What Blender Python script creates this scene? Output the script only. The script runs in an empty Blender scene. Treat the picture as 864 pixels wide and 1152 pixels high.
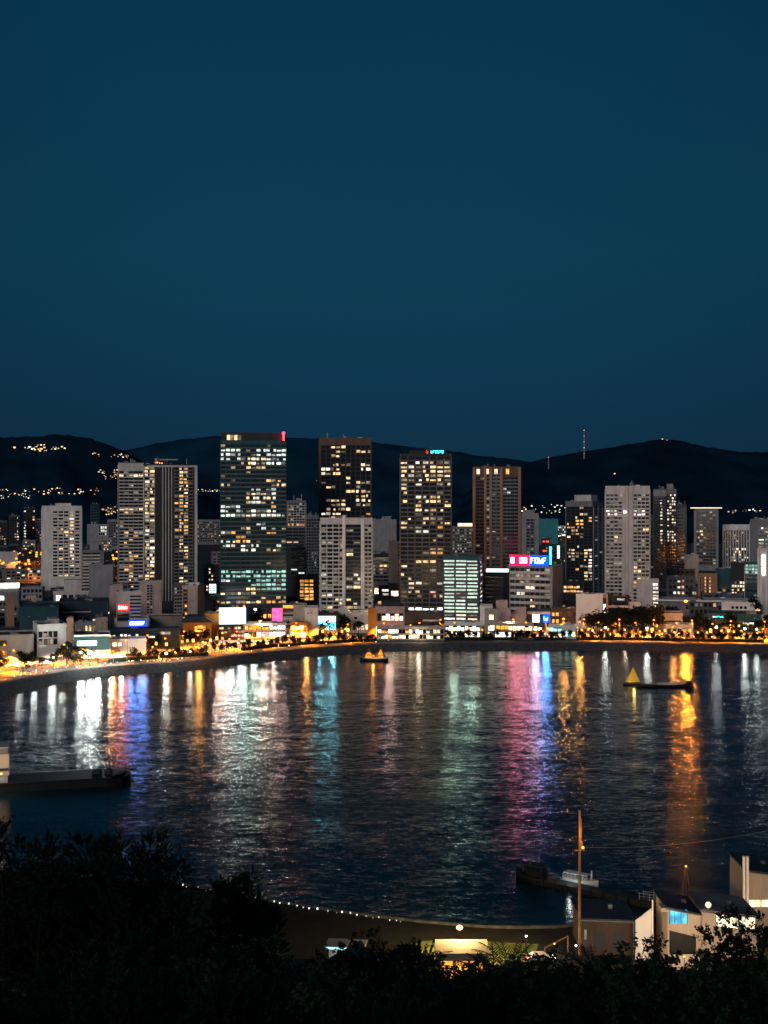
import bpy, math, random
from mathutils import Vector, Matrix
random.seed(7)
R = random.Random(11)
SC = bpy.context.scene
COL = SC.collection
CAMZ, F, HX, HY = 75.0, 1400.0, 432.0, 576.0

def wx(px, Y): return (px - HX) / F * Y
def wz(py, Y): return CAMZ - (py - HY) / F * Y
def wY(py, z=3.0): return (CAMZ - z) * F / (py - HY)

# ------------------------------------------------------------ materials
M = {}
def nmat(name):
    m = bpy.data.materials.new(name); m.use_nodes = True
    nt = m.node_tree
    for n in list(nt.nodes):
        if n.type != 'OUTPUT_MATERIAL': nt.nodes.remove(n)
    out = [n for n in nt.nodes if n.type == 'OUTPUT_MATERIAL'][0]
    M[name] = m
    return m, nt, out

def surf(name, col, rough=0.8, var=0.25, scale=0.25, spec=0.3, metal=0.0, bump=0.0):
    m, nt, out = nmat(name)
    b = nt.nodes.new('ShaderNodeBsdfPrincipled')
    b.inputs['Roughness'].default_value = rough
    b.inputs['Specular IOR Level'].default_value = spec
    b.inputs['Metallic'].default_value = metal
    tc = nt.nodes.new('ShaderNodeTexCoord')
    mp = nt.nodes.new('ShaderNodeMapping'); mp.inputs['Scale'].default_value = (1, 1, 0.35)
    n = nt.nodes.new('ShaderNodeTexNoise'); n.inputs['Scale'].default_value = scale; n.inputs['Detail'].default_value = 5
    r = nt.nodes.new('ShaderNodeMapRange'); r.inputs[1].default_value = .3; r.inputs[2].default_value = .7
    r.inputs[3].default_value = 1 - var; r.inputs[4].default_value = 1 + var * .6
    v = nt.nodes.new('ShaderNodeVectorMath'); v.operation = 'SCALE'; v.inputs[0].default_value = col
    L = nt.links.new
    L(tc.outputs['Object'], mp.inputs[0]); L(mp.outputs[0], n.inputs['Vector']); L(n.outputs['Fac'], r.inputs[0])
    L(r.outputs[0], v.inputs['Scale']); L(v.outputs[0], b.inputs['Base Color']); L(b.outputs[0], out.inputs[0])
    if bump:
        bp = nt.nodes.new('ShaderNodeBump'); bp.inputs['Strength'].default_value = bump
        L(n.outputs['Fac'], bp.inputs['Height']); L(bp.outputs[0], b.inputs['Normal'])
    return m

def glow(name, col, strength, vary=0.0, sample=False, tex=0.0):
    """something that gives off light: a lit window, a lamp, a screen"""
    m, nt, out = nmat(name)
    e = nt.nodes.new('ShaderNodeEmission'); L = nt.links.new
    e.inputs['Color'].default_value = (*col, 1)
    if vary or tex:
        oi = nt.nodes.new('ShaderNodeObjectInfo'); ge = nt.nodes.new('ShaderNodeNewGeometry')
        a = nt.nodes.new('ShaderNodeMath'); a.operation = 'ADD'
        fr = nt.nodes.new('ShaderNodeMath'); fr.operation = 'FRACT'
        L(oi.outputs['Random'], a.inputs[0]); L(ge.outputs['Random Per Island'], a.inputs[1]); L(a.outputs[0], fr.inputs[0])
        r = nt.nodes.new('ShaderNodeMapRange'); r.inputs[3].default_value = strength * (1 - vary); r.inputs[4].default_value = strength * (1 + vary)
        L(fr.outputs[0], r.inputs[0])
        n = nt.nodes.new('ShaderNodeTexNoise'); n.inputs['Scale'].default_value = 0.55; n.inputs['Detail'].default_value = 3
        L(ge.outputs['Position'], n.inputs['Vector'])
        r2 = nt.nodes.new('ShaderNodeMapRange'); r2.inputs[1].default_value = .35; r2.inputs[2].default_value = .65
        r2.inputs[3].default_value = 1 - tex; r2.inputs[4].default_value = 1 + tex * .7
        L(n.outputs['Fac'], r2.inputs[0])
        mu = nt.nodes.new('ShaderNodeMath'); mu.operation = 'MULTIPLY'
        L(r.outputs[0], mu.inputs[0]); L(r2.outputs[0], mu.inputs[1]); L(mu.outputs[0], e.inputs['Strength'])
    else:
        e.inputs['Strength'].default_value = strength
    L(e.outputs[0], out.inputs[0])
    m.cycles.emission_sampling = 'FRONT_BACK' if sample else 'NONE'
    return m

# walls
surf('white', (.70, .66, .63)); surf('pale', (.52, .48, .46)); surf('beige', (.42, .35, .29)); surf('grey', (.25, .25, .26))
surf('mid', (.17, .17, .18)); surf('dim', (.085, .09, .10)); surf('dark', (.03, .034, .04)); surf('brown', (.13, .075, .055))
surf('brick', (.34, .19, .13)); surf('pink', (.47, .35, .32)); surf('teal', (.02, .075, .085)); surf('navy', (.02, .04, .06))
surf('bright', (.78, .74, .70), var=.12); surf('tealbright', (.03, .20, .22))
surf('roof', (.035, .05, .06), rough=.7, var=.4, scale=.12); surf('roofpale', (.16, .17, .18), var=.4, scale=.12)
surf('metal', (.3, .3, .31), rough=.45, metal=.6); surf('darkmetal', (.04, .04, .045), rough=.5, metal=.4)
surf('rail', (.55, .55, .55), rough=.5)
surf('glass', (.012, .018, .022), rough=.12, var=.3, scale=.4, spec=.7)
surf('glassteal', (.012, .035, .04), rough=.12, var=.3, scale=.4, spec=.7)
surf('asphalt', (.055, .054, .052), rough=.75, var=.35, scale=.08); surf('paving', (.16, .155, .15), rough=.85, var=.3, scale=.3)
surf('paint', (.75, .74, .70), rough=.6, var=.15)
surf('cityground', (.05, .052, .055), var=.5, scale=.02); surf('rock', (.085, .088, .092), rough=.9, var=.6, scale=.7, bump=.6)
surf('hillside', (.005, .028, .052), rough=1, var=.5, scale=.004, spec=0)  # blue distance haze is put into the hill colour
surf('hillfar', (.008, .048, .086), rough=1, var=.4, scale=.004, spec=0)  # farther ridge: more of the haze painted into its colour
surf('soil', (.015, .013, .010), rough=1, var=.5, scale=.5); surf('lawn', (.11, .13, .03), rough=.95, var=.5, scale=.8)
surf('leaf', (.009, .012, .006), rough=.85, var=.5, scale=.3, spec=.15)
surf('leafdark', (.018, .027, .017), rough=.85, var=.6, scale=.5, spec=.1)
surf('leafgreen', (.034, .062, .034), rough=.8, var=.6, scale=.6, spec=.15)
surf('bark', (.035, .026, .018), rough=.95, var=.4, scale=2)
surf('wood', (.16, .09, .045), rough=.8, var=.4, scale=1.5)
surf('hull', (.011, .013, .016), rough=.5, var=.4, scale=.5); surf('hullwhite', (.6, .62, .62), rough=.4, var=.2)
surf('carblack', (.02, .02, .024), rough=.25, spec=.6); surf('carwhite', (.6, .6, .6), rough=.3, spec=.6); surf('carred', (.3, .03, .02), rough=.3, spec=.6)
surf('rubber', (.02, .02, .02)); surf('sailyellow', (.85, .55, .06), rough=.8, var=.1); surf('cyanpaint', (.25, .55, .65), rough=.5)
surf('blueroof', (.012, .03, .055), rough=.55, var=.3); surf('orange', (.7, .25, .03)); surf('shedbrown', (.06, .036, .024), var=.4)  # orange: the floodlight on those walls is put into their colour
# lit things
glow('warm', (1, .68, .34), 1.05, .85, tex=.6); glow('amber', (1, .46, .12), 1.15, .5, tex=.5); glow('cool', (.86, 1, .86), 1.0, .7, tex=.5)
glow('aqua', (.46, .90, .74), .80, .4, tex=.45); glow('mint', (.76, .98, .78), 1.0, .2, tex=.3); glow('whitewin', (1, .86, .66), 1.3, .6, tex=.5); glow('faint', (.9, .75, .55), .28, .7, tex=.6)
glow('faintcool', (.7, .85, .85), .20, .6, tex=.6); glow('pinkwin', (1, .45, .42), 1.3, .4, tex=.5)
glow('shop', (1, .72, .42), 3.2, .5, True, tex=.6); glow('shopamber', (1, .36, .04), 2.6, .5, True, tex=.6); glow('shopwhite', (.95, .97, .9), 3.4, .4, True, tex=.5)
glow('shoppink', (1, .42, .45), 2.6, .4, True, tex=.5); glow('redwin', (1, .10, .06), 1.6, .3, tex=.4)
glow('screen', (.80, .95, 1), 2.6, 0, True, tex=.12); glow('screencyan', (.10, .62, 1), 3.4, 0, True, tex=.3); glow('screenpink', (1, .10, .32), 2.2, 0, True, tex=.4)
glow('signblue', (.002, .07, 1), 2.6, 0, True); glow('signred', (1, .015, .004), 4, 0, True); glow('signcrimson', (1, .004, .05), 3.2, 0, True)
glow('signcyan', (.05, .85, 1), 4, 0, True); glow('letter', (.9, .97, 1), 3.5, 0, True); glow('lettergreen', (.35, 1, .9), 2.2, 0, True)
glow('lampamber', (1, .22, .012), 4.5, 0, True); glow('lampfiery', (1, .26, .015), 14, 0, True); glow('lampwhite', (.95, 1, .92), 16, 0, True); glow('lampwarm', (1, .66, .38), 16, 0, True)
glow('beadwhite', (.9, 1, .95), 1.5, .9, False); glow('beadamber', (1, .36, .05), 4.5, .7, False); glow('lamppeach', (1, .50, .20), 5, 0, True); glow('hilllight', (1, .50, .18), 2.6, .8, False)
glow('hillwhite', (.9, .92, .8), 2.0, .8, False); glow('headlight', (1, .93, .8), 12, 0, False); glow('taillight', (1, .05, .02), 6, 0, False)
glow('beacon', (1, .02, .03), 14, 0, True); glow('strip', (1, .75, .5), 1.6, 0); glow('stripwhite', (.9, 1, 1), 3.2, 0, True)
glow('boatlight', (1, .24, .02), 2.4, .3, True, tex=.5); glow('cyanwin', (.12, .62, .95), 1.5, 0, True, tex=.5)

# water
m, nt, out = nmat('water'); L = nt.links.new
b = nt.nodes.new('ShaderNodeBsdfDiffuse'); b.inputs['Color'].default_value = (.004, .020, .034, 1)
gl = nt.nodes.new('ShaderNodeBsdfGlossy'); gl.distribution = 'BECKMANN'; gl.inputs['Roughness'].default_value = .24; gl.inputs['Color'].default_value = (1, 1, 1, 1)
fr = nt.nodes.new('ShaderNodeFresnel'); fr.inputs['IOR'].default_value = 1.19; mx = nt.nodes.new('ShaderNodeMixShader')
tc = nt.nodes.new('ShaderNodeTexCoord')
acc = None
def vm(op, a=None, bb=None, sc=None):
    n = nt.nodes.new('ShaderNodeVectorMath'); n.operation = op
    for i, q in enumerate((a, bb)):
        if q is None: continue
        if isinstance(q, tuple): n.inputs[i].default_value = q
        else: L(q, n.inputs[i])
    if sc is not None:
        if isinstance(sc, float): n.inputs['Scale'].default_value = sc
        else: L(sc, n.inputs['Scale'])
    return n.outputs[0]
for (sx, sy, amp, rot) in ((1.6, 4.0, .44, .12), (.34, 1.05, .34, -.1), (.045, .16, .14, .08)):
    mp = nt.nodes.new('ShaderNodeMapping'); mp.inputs['Scale'].default_value = (sx, sy, 1); mp.inputs['Rotation'].default_value = (0, 0, rot)
    L(tc.outputs['Object'], mp.inputs[0])
    n = nt.nodes.new('ShaderNodeTexNoise'); n.inputs['Scale'].default_value = 1; n.inputs['Detail'].default_value = 2.5; n.inputs['Distortion'].default_value = .3
    L(mp.outputs[0], n.inputs['Vector'])
    d = vm('SUBTRACT', n.outputs['Color'], (.5, .5, .5))
    d = vm('MULTIPLY', d, (amp * .34, amp, 0.0))
    acc = d if acc is None else vm('ADD', acc, d)
# wind patches: calmer and rougher water
n = nt.nodes.new('ShaderNodeTexNoise'); n.inputs['Scale'].default_value = .012; n.inputs['Detail'].default_value = 3
mp = nt.nodes.new('ShaderNodeMapping'); mp.inputs['Scale'].default_value = (.5, 2.2, 1); L(tc.outputs['Object'], mp.inputs[0]); L(mp.outputs[0], n.inputs['Vector'])
r = nt.nodes.new('ShaderNodeMapRange'); r.inputs[1].default_value = .38; r.inputs[2].default_value = .6; r.inputs[3].default_value = .72; r.inputs[4].default_value = 1.12
L(n.outputs['Fac'], r.inputs[0])
acc = vm('SCALE', acc, sc=r.outputs[0])
acc = vm('ADD', acc, (0, 0, 1)); acc = vm('NORMALIZE', acc)
L(acc, gl.inputs['Normal']); L(acc, fr.inputs['Normal']); L(fr.outputs[0], mx.inputs[0]); L(b.outputs[0], mx.inputs[1]); L(gl.outputs[0], mx.inputs[2]); L(mx.outputs[0], out.inputs[0])

# ------------------------------------------------------------ mesh builder
class MB:
    def __init__(s): s.v = []; s.f = []; s.mi = []; s.mats = []
    def mid(s, m):
        if m not in s.mats: s.mats.append(m)
        return s.mats.index(m)
    def add(s, vs, fs, m=None):
        k = len(s.v); s.v += [tuple(p) for p in vs]; s.f += [tuple(i + k for i in f) for f in fs]
        s.mi += [s.mid(m) if m else 0] * len(fs)
    def box(s, x0, x1, y0, y1, z0, z1, m=None):
        if x0 > x1: x0, x1 = x1, x0
        if y0 > y1: y0, y1 = y1, y0
        if z0 > z1: z0, z1 = z1, z0
        s.add([(x0,y0,z0),(x1,y0,z0),(x1,y1,z0),(x0,y1,z0),(x0,y0,z1),(x1,y0,z1),(x1,y1,z1),(x0,y1,z1)],
              [(0,3,2,1),(4,5,6,7),(0,1,5,4),(1,2,6,5),(2,3,7,6),(3,0,4,7)], m)
    def prism(s, poly, z0, z1, m=None):
        n = len(poly)
        s.add([(x,y,z0) for x,y in poly] + [(x,y,z1) for x,y in poly],
              [tuple(reversed(range(n))), tuple(range(n,2*n))] + [(i,(i+1)%n,n+(i+1)%n,n+i) for i in range(n)], m)
    def ext(s, poly, y0, y1, m=None):       # polygon in xz, extruded along y
        n = len(poly)
        s.add([(x,y0,z) for x,z in poly] + [(x,y1,z) for x,z in poly],
              [tuple(range(n)), tuple(reversed(range(n,2*n)))] + [((i+1)%n,i,n+i,n+(i+1)%n) for i in range(n)], m)
    def tube(s, p, q, r0, r1=None, n=8, m=None):
        p, q = Vector(p), Vector(q); r1 = r0 if r1 is None else r1
        d = (q - p).normalized(); a = d.orthogonal().normalized(); c = d.cross(a)
        vs = [p + (a*math.cos(t)+c*math.sin(t))*r0 for t in [2*math.pi*i/n for i in range(n)]]
        vs += [q + (a*math.cos(t)+c*math.sin(t))*r1 for t in [2*math.pi*i/n for i in range(n)]]
        s.add(vs, [(i,(i+1)%n,n+(i+1)%n,n+i) for i in range(n)] + [tuple(reversed(range(n))), tuple(range(n,2*n))], m)
    def ball(s, c, r, n=8, k=5, m=None, sz=1.0):
        vs = []; fs = []
        for j in range(k+1):
            ph = math.pi*j/k
            for i in range(n):
                t = 2*math.pi*i/n
                vs.append((c[0]+r*math.sin(ph)*math.cos(t), c[1]+r*math.sin(ph)*math.sin(t), c[2]+r*sz*math.cos(ph)))
        for j in range(k):
            for i in range(n): fs.append((j*n+i,(j+1)*n+i,(j+1)*n+(i+1)%n,j*n+(i+1)%n))
        s.add(vs, fs, m)
    def mesh(s, name, mat=None):
        me = bpy.data.meshes.new(name); me.from_pydata(s.v, [], s.f)
        for k in (s.mats or [mat]): me.materials.append(M[k])
        if len(s.mats) > 1: me.polygons.foreach_set('material_index', s.mi)
        me.update(); return me
    def build(s, name, mat=None, parent=None, loc=(0,0,0), rz=0):
        return link(name, s.mesh(name, mat), parent, loc, rz)

def link(name, me, parent=None, loc=(0,0,0), rz=0):
    o = bpy.data.objects.new(name, me); COL.objects.link(o); o.location = loc; o.rotation_euler = (0,0,rz)
    if parent: o.parent = parent
    return o
def tag(o, label=None, cat=None, group=None, kind=None):
    for k, v in (('label', label), ('category', cat), ('group', group), ('kind', kind)):
        if v: o[k] = v
    return o
def thing(name, label, cat, loc, rz=0, group=None):
    return tag(link(name, None, None, loc, rz), label, cat, group)
def copy_tree(o, parent=None, loc=None, rz=None, scale=None):
    c = o.copy(); COL.objects.link(c); c.parent = parent
    if loc is not None: c.location = loc
    if rz is not None: c.rotation_euler = (0,0,rz)
    if scale is not None: c.scale = scale
    for ch in list(o.children): copy_tree(ch, c)
    return c
def point(parent, loc, col, watts, r=.4, name='lamp_light'):
    l = bpy.data.lights.new(name, 'POINT'); l.energy = watts; l.color = col; l.shadow_soft_size = r
    o = bpy.data.objects.new(name, l); COL.objects.link(o); o.location = loc; o.parent = parent
    return o
def interp(pts, x):
    if x <= pts[0][0]: return pts[0][1]
    for (a, va), (c, vc) in zip(pts, pts[1:]):
        if x <= c: return va + (vc - va) * (x - a) / (c - a)
    return pts[-1][1]
def smooth(pts, x, w=12):
    return (interp(pts, x - w) + 2*interp(pts, x) + interp(pts, x + w)) / 4

# ------------------------------------------------------------ setting
far_px = [(-700,1000),(-420,900),(-200,842),(-60,806),(0,787),(50,773),(110,762),(160,758),(220,754.5),(300,744),(370,737),(440,733),(560,732),(700,732),(864,735),(1100,742),(1600,760),(2400,790)]
def shore(px):
    y = smooth(far_px, px); Y = CAMZ * F / (y - HY); return Vector((wx(px, Y), Y))
def inland(px, off):
    a = shore(px - 4); c = shore(px + 4); t = (c - a).normalized(); n = Vector((-t.y, t.x))
    return shore(px) + n * off
def shore_at(px, off):
    """the point OFF metres behind the waterline that shows at photo column px"""
    q = px
    for _ in range(25):
        p = inland(q, off); e = p.x / p.y * F + HX - px
        q -= e * .8
    return inland(q, off)
def shore_dir(px):
    a = shore(px - 6); c = shore(px + 6); return math.atan2(c.y - a.y, c.x - a.x)

W = MB(); W.add([(-4000,-300,0),(4000,-300,0),(4000,1100,0),(-4000,1100,0)], [(0,1,2,3)])
tag(W.build('water', 'water'), kind='structure')

cols = list(range(-700, 2400, 10))
offs = [(-6,-2.0),(0,-.02),(2,.55),(11,2.9),(12,3.05)]
G = MB(); k = len(offs)
for c in cols:
    for o_, z in offs:
        p = inland(c, o_); G.v.append((p.x, p.y, z))
for i in range(len(cols)-1):
    for j in range(k-1):
        G.f.append((i*k+j,(i+1)*k+j,(i+1)*k+j+1,i*k+j+1)); G.mi.append(0)
G.mats = ['rock']
tag(G.build('shore_revetment', 'rock'), 'long grey stone seawall sloping into the bay along the far shore', 'seawall')
def strip(name, o0, o1, z, mat, m0=-700, m1=2390):
    g = MB(); cs = [c for c in cols if m0 <= c <= m1]
    for c in cs:
        for o_ in (o0, o1):
            p = inland(c, o_); g.v.append((p.x, p.y, z))
    g.f = [(2*i,2*i+2,2*i+3,2*i+1) for i in range(len(cs)-1)]; g.mi = [0]*len(g.f); g.mats = [mat]
    return tag(g.build(name, mat), kind='structure')
# ground behind the crest
g = MB()
g.v += [(-6000,247,3.0),(-6000,3100,3.0)]
for c in cols:
    p = inland(c, 11.5)
    g.v.append((p.x, p.y, 3.0)); g.v.append((p.x * 5 if abs(p.x) > 400 else p.x*5, 3100, 3.0))
g.f = [(2*i,2*i+2,2*i+3,2*i+1) for i in range(len(cols))]; g.mi = [0]*len(g.f); g.mats = ['cityground']
tag(g.build('ground', 'cityground'), kind='structure')
strip('promenade_path', 12.2, 19, 3.02, 'paving')
strip('road', 34, 54, 3.02, 'asphalt')
for o_ in (38.9, 48.9): strip('road_marking', o_, o_ + .22, 3.03, 'paint')
strip('road_median', 43.4, 44.6, 3.14, 'paving')
strip('pavement', 54.2, 96, 3.14, 'paving')
strip('pavement', 30, 33.8, 3.14, 'paving')

# hills
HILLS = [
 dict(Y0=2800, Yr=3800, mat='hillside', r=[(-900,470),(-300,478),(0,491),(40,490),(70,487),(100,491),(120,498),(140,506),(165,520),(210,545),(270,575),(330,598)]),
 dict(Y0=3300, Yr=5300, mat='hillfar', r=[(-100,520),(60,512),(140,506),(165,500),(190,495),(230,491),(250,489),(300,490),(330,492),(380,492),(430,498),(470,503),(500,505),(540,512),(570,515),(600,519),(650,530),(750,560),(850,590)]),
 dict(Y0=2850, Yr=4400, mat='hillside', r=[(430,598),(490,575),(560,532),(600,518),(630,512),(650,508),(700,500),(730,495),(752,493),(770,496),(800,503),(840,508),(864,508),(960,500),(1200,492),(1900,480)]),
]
def hill_z(h, px, Y):
    zr = wz(smooth(h['r'], px, 8), h['Yr']); t = (Y - h['Y0']) / (h['Yr'] - h['Y0'])
    if t <= 0: return 2.0
    if t > 1: return 2 + (zr - 2) * max(0, 1 - (t - 1) * .9)
    s = t ** 1.25 * (1 - .12 * math.sin(math.pi * t))
    nz = (math.sin(px*.021 + Y*.004) + math.sin(px*.05 - Y*.0023 + 1) * .6 + math.sin(px*.11+Y*.009)*.25)
    return 2 + (zr - 2) * s + nz * 16 * math.sin(math.pi * t) * min(1, max(0, (zr-20)/150))
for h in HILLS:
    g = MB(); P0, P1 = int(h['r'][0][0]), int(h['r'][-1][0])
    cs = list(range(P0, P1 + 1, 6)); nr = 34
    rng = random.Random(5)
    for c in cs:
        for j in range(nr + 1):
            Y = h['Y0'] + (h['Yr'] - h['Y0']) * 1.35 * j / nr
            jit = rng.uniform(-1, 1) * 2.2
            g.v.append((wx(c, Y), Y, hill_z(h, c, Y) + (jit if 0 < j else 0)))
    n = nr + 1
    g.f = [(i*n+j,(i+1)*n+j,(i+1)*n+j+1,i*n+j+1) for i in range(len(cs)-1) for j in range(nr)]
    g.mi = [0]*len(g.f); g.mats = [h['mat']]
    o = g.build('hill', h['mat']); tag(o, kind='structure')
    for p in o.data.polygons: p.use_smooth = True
# plain behind the hills so that the ground reaches the horizon
g = MB(); g.add([(-20000,2600,1.0),(20000,2600,1.0),(20000,15000,1.0),(-20000,15000,1.0)], [(0,1,2,3)])
tag(g.build('far_ground', 'cityground'), kind='structure')
def hill_hit(px, py):
    Y = 2200
    while Y < 6500:
        z = wz(py, Y)
        for h in HILLS:
            if h['r'][0][0] <= px <= h['r'][-1][0] and hill_z(h, px, Y) >= z and hill_z(h, px, Y) > 3: return (wx(px, Y), Y, hill_z(h, px, Y))
        if z <= 3: return (wx(px, Y), Y, 3)
        Y += 8
    return None

def spot(parent, loc, col, watts, r=.4, ang=140, face=False):
    l = bpy.data.lights.new('lamp_light', 'SPOT'); l.energy = watts; l.color = col; l.shadow_soft_size = r; l.spot_size = math.radians(ang); l.spot_blend = .25
    o = bpy.data.objects.new('lamp_light', l); COL.objects.link(o); o.location = loc; o.parent = parent
    if face: o.rotation_euler = (math.radians(-80), 0, 0)
    return o
# ------------------------------------------------------------ buildings
ZG = 3.0
def Z(x0, x1, y0, y1, rows, cols=1, band=.35, pier=.12, mat='pale', lit=(), proud=.35, glass='glass', face='F', slab=0.0, piermat=None):
    return dict(x0=x0,x1=x1,y0=y0,y1=y1,rows=rows,cols=cols,band=band,pier=pier,mat=mat,lit=lit,proud=proud,glass=glass,face=face,slab=slab,piermat=piermat or mat)
def S(x0, x1, y0, y1, bg, letter=None, n=0, out=.5, face='F', cells=None): return dict(x0=x0,x1=x1,y0=y0,y1=y1,bg=bg,letter=letter,n=n,out=out,face=face,cells=cells)
MAXWIN = 60
NB = {}
def B(name, label, cat, x0, x1, yt, yb, wall='pale', zones=(), signs=(), d=None, yaw=0, roof=True, plant=(), group=None, auto=True, extra=None, Y=None, lights=()):
    Y = Y or min(2750, wY(yb, ZG)); cx = (x0 + x1) / 2
    w = (x1 - x0) / F * Y; d = d or max(8, min(w * .8, 28)); X = wx(cx, Y)
    yawr = math.radians(yaw)
    for _ in range(40):
        rz = -math.atan2(X, Y) + yawr
        c, s_ = math.cos(rz), math.sin(rz)
        P = lambda lx, ly: (X + lx*c - ly*s_, Y + lx*s_ + ly*c)
        px = lambda lx, ly: P(lx, ly)[0] / P(lx, ly)[1] * F + HX
        e = [px(-w/2,0), px(w/2,0), px(-w/2,d), px(w/2,d)]
        a, b_ = min(e), max(e)
        w *= max(.5, min(1.6, 1 + ((x1-x0) - (b_-a)) / max(4, (e[1]-e[0])) * .7)); X += ((x0+x1)/2 - (a+b_)/2) / F * Y * .8
    h = wz(yt, Y) - ZG
    rz = -math.atan2(X, Y) + yawr
    T = thing(name, label, cat, (X, Y, ZG), rz, group)
    def fx(face, u0, u1, v0, v1, o0, o1):
        if face == 'F': return (-w/2+u0, -w/2+u1, -o0, -o1, v0, v1)
        if face == 'L': return (-w/2-o0, -w/2-o1, d-u1, d-u0, v0, v1)
        if face == 'R': return (w/2+o0, w/2+o1, u0, u1, v0, v1)
    fw = {'F': w, 'L': d, 'R': d}
    ends = {'F': (e[0], e[1]), 'L': (e[2], e[0]), 'R': (e[1], e[3])}
    def U(face, q):
        p0, p1 = ends[face]
        if abs(p1 - p0) < 1.0: return fw[face] * .5
        return max(0, min(fw[face], (q - p0) / (p1 - p0) * fw[face]))
    def V(q): return max(0, min(h, wz(q, Y) - ZG))
    body = MB(); body.box(-w/2, w/2, 0, d, 0, h, wall)
    body.build('body', wall, T)
    if roof:
        r = MB(); t = .35; ph = .9
        r.box(-w/2-.06, w/2+.06, -.06, t, h, h+ph, wall); r.box(-w/2-.06, w/2+.06, d-t, d+.06, h, h+ph, wall)
        r.box(-w/2-.06, -w/2+t, t, d-t, h, h+ph, wall); r.box(w/2-t, w/2+.06, t, d-t, h, h+ph, wall)
        r.box(-w/2+t, w/2-t, t, d-t, h+.004, h+.12, 'roof')
        # rooftop machines
        for _ in range(R.randint(1, 3)):
            if w > 9 and d > 8:
                bx, by = R.uniform(-w/2+3, w/2-3), R.uniform(3, d-3); q = R.uniform(.8, 1.8)
                r.box(bx-q, bx+q, by-q, by+q, h+.12, h+R.uniform(1.2, 2.2), R.choice(['mid', 'grey', 'metal']))
        r.build('roof', wall, T)
    for (a0, a1, b0, mt) in plant:
        pm = MB(); u0, u1 = U('F', a0) - w/2, U('F', a1) - w/2
        ztop = wz(b0, Y) - ZG
        pm.box(u0, u1, d*.25, d*.8, h+.12, ztop, mt); pm.box(u0-.15, u1+.15, d*.25-.15, d*.8+.15, ztop, ztop+.25, mt)
        pm.build('plant_room', mt, T)
    if h > 60 and roof:
        for _ in range(2):
            am = MB(); ax, ay = R.uniform(-w*.35, w*.35), R.uniform(d*.3, d*.7); ah = R.uniform(3, 7); am.tube((ax, ay, h+.1), (ax, ay, h+ah), .22, .1, 6); am.box(ax-.9, ax+.9, ay-.05, ay+.05, h+ah*.7, h+ah*.7+.15); am.build('antenna', 'metal', T)
        tk = MB(); ax = R.uniform(-w*.25, w*.25); tk.tube((ax, d*.5, h+.1), (ax, d*.5, h+2.8), 1.5, 1.5, 12); tk.build('water_tank', 'grey', T)
    if not auto and h < 40 and name != 'low_rise_building':
        cn = MB(); cn.box(-w/2-.3, w/2+.3, -.35, .0, h-.5, h+.05, wall); cn.box(-w/2-.05, w/2+.05, -.12, 0, 0, .9, 'dim')
        for _ in range(R.randint(1, 4)):
            ax, az = R.uniform(-w/2+1, w/2-2), R.uniform(h*.2, h*.85); cn.box(ax, ax+.9, -.5, 0, az, az+.7, 'grey')
        ax = R.choice([-w/2+.4, w/2-.5]); cn.box(ax-.08, ax+.08, -.16, 0, 0, h-.5, 'mid')
        cn.build('trim', wall, T)
    glass = MB(); clad = MB(); wins = []
    zl = list(zones)
    faces_used = {z['face'] for z in zl}
    if auto and zl:
        for fc in ('L', 'R'):
            if fc in faces_used: continue
            rr = max(z['rows'] * (h / max(1, (V(z['y0']) - V(z['y1'])))) for z in zl if z['face'] == 'F')
            zz = dict(zl[0]); zz.update(face=fc, rows=max(1, int(min(rr, h/3))), cols=max(1, int(d/5)), lit=[(None,None,None,None,.07,'warm')], full=True)
            zl.append(zz)
    for z in zl:
        fc = z['face']
        if z.get('full'): u0, u1, v0, v1 = 1.0, d-1.0, 1.0, h-1.5; x0_, x1_ = 0, 1
        else: u0, u1, v0, v1 = U(fc, z['x0']), U(fc, z['x1']), V(z['y1']), V(z['y0']); x0_, x1_ = z['x0'], z['x1']
        if u1 - u0 < .5 or v1 - v0 < .5: continue
        rows, cols = z['rows'], z['cols']; ch = (v1-v0)/rows; cw = (u1-u0)/cols
        glass.box(*fx(fc, u0+.01, u1-.01, v0+.01, v1-.01, -.02, .06), z['glass'])
        pr = z['proud']; sl = z['slab']
        if z['band'] > 0:
            for r_ in range(rows):
                zb = v0 + r_*ch
                clad.box(*fx(fc, u0, u1, zb, zb+ch*z['band'], 0, pr), z['mat'])
                if sl: clad.box(*fx(fc, u0, u1, zb-.02, zb+.16, 0, pr+sl), z['mat'])
        if z['pier'] > 0:
            pw = cw*z['pier']
            for c_ in range(cols+1):
                uc = u0 + c_*cw
                clad.box(*fx(fc, max(0,uc-pw/2), min(fw[fc],uc+pw/2), v0+.003, v1+.003, 0, pr+.1), z['piermat'])
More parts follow.
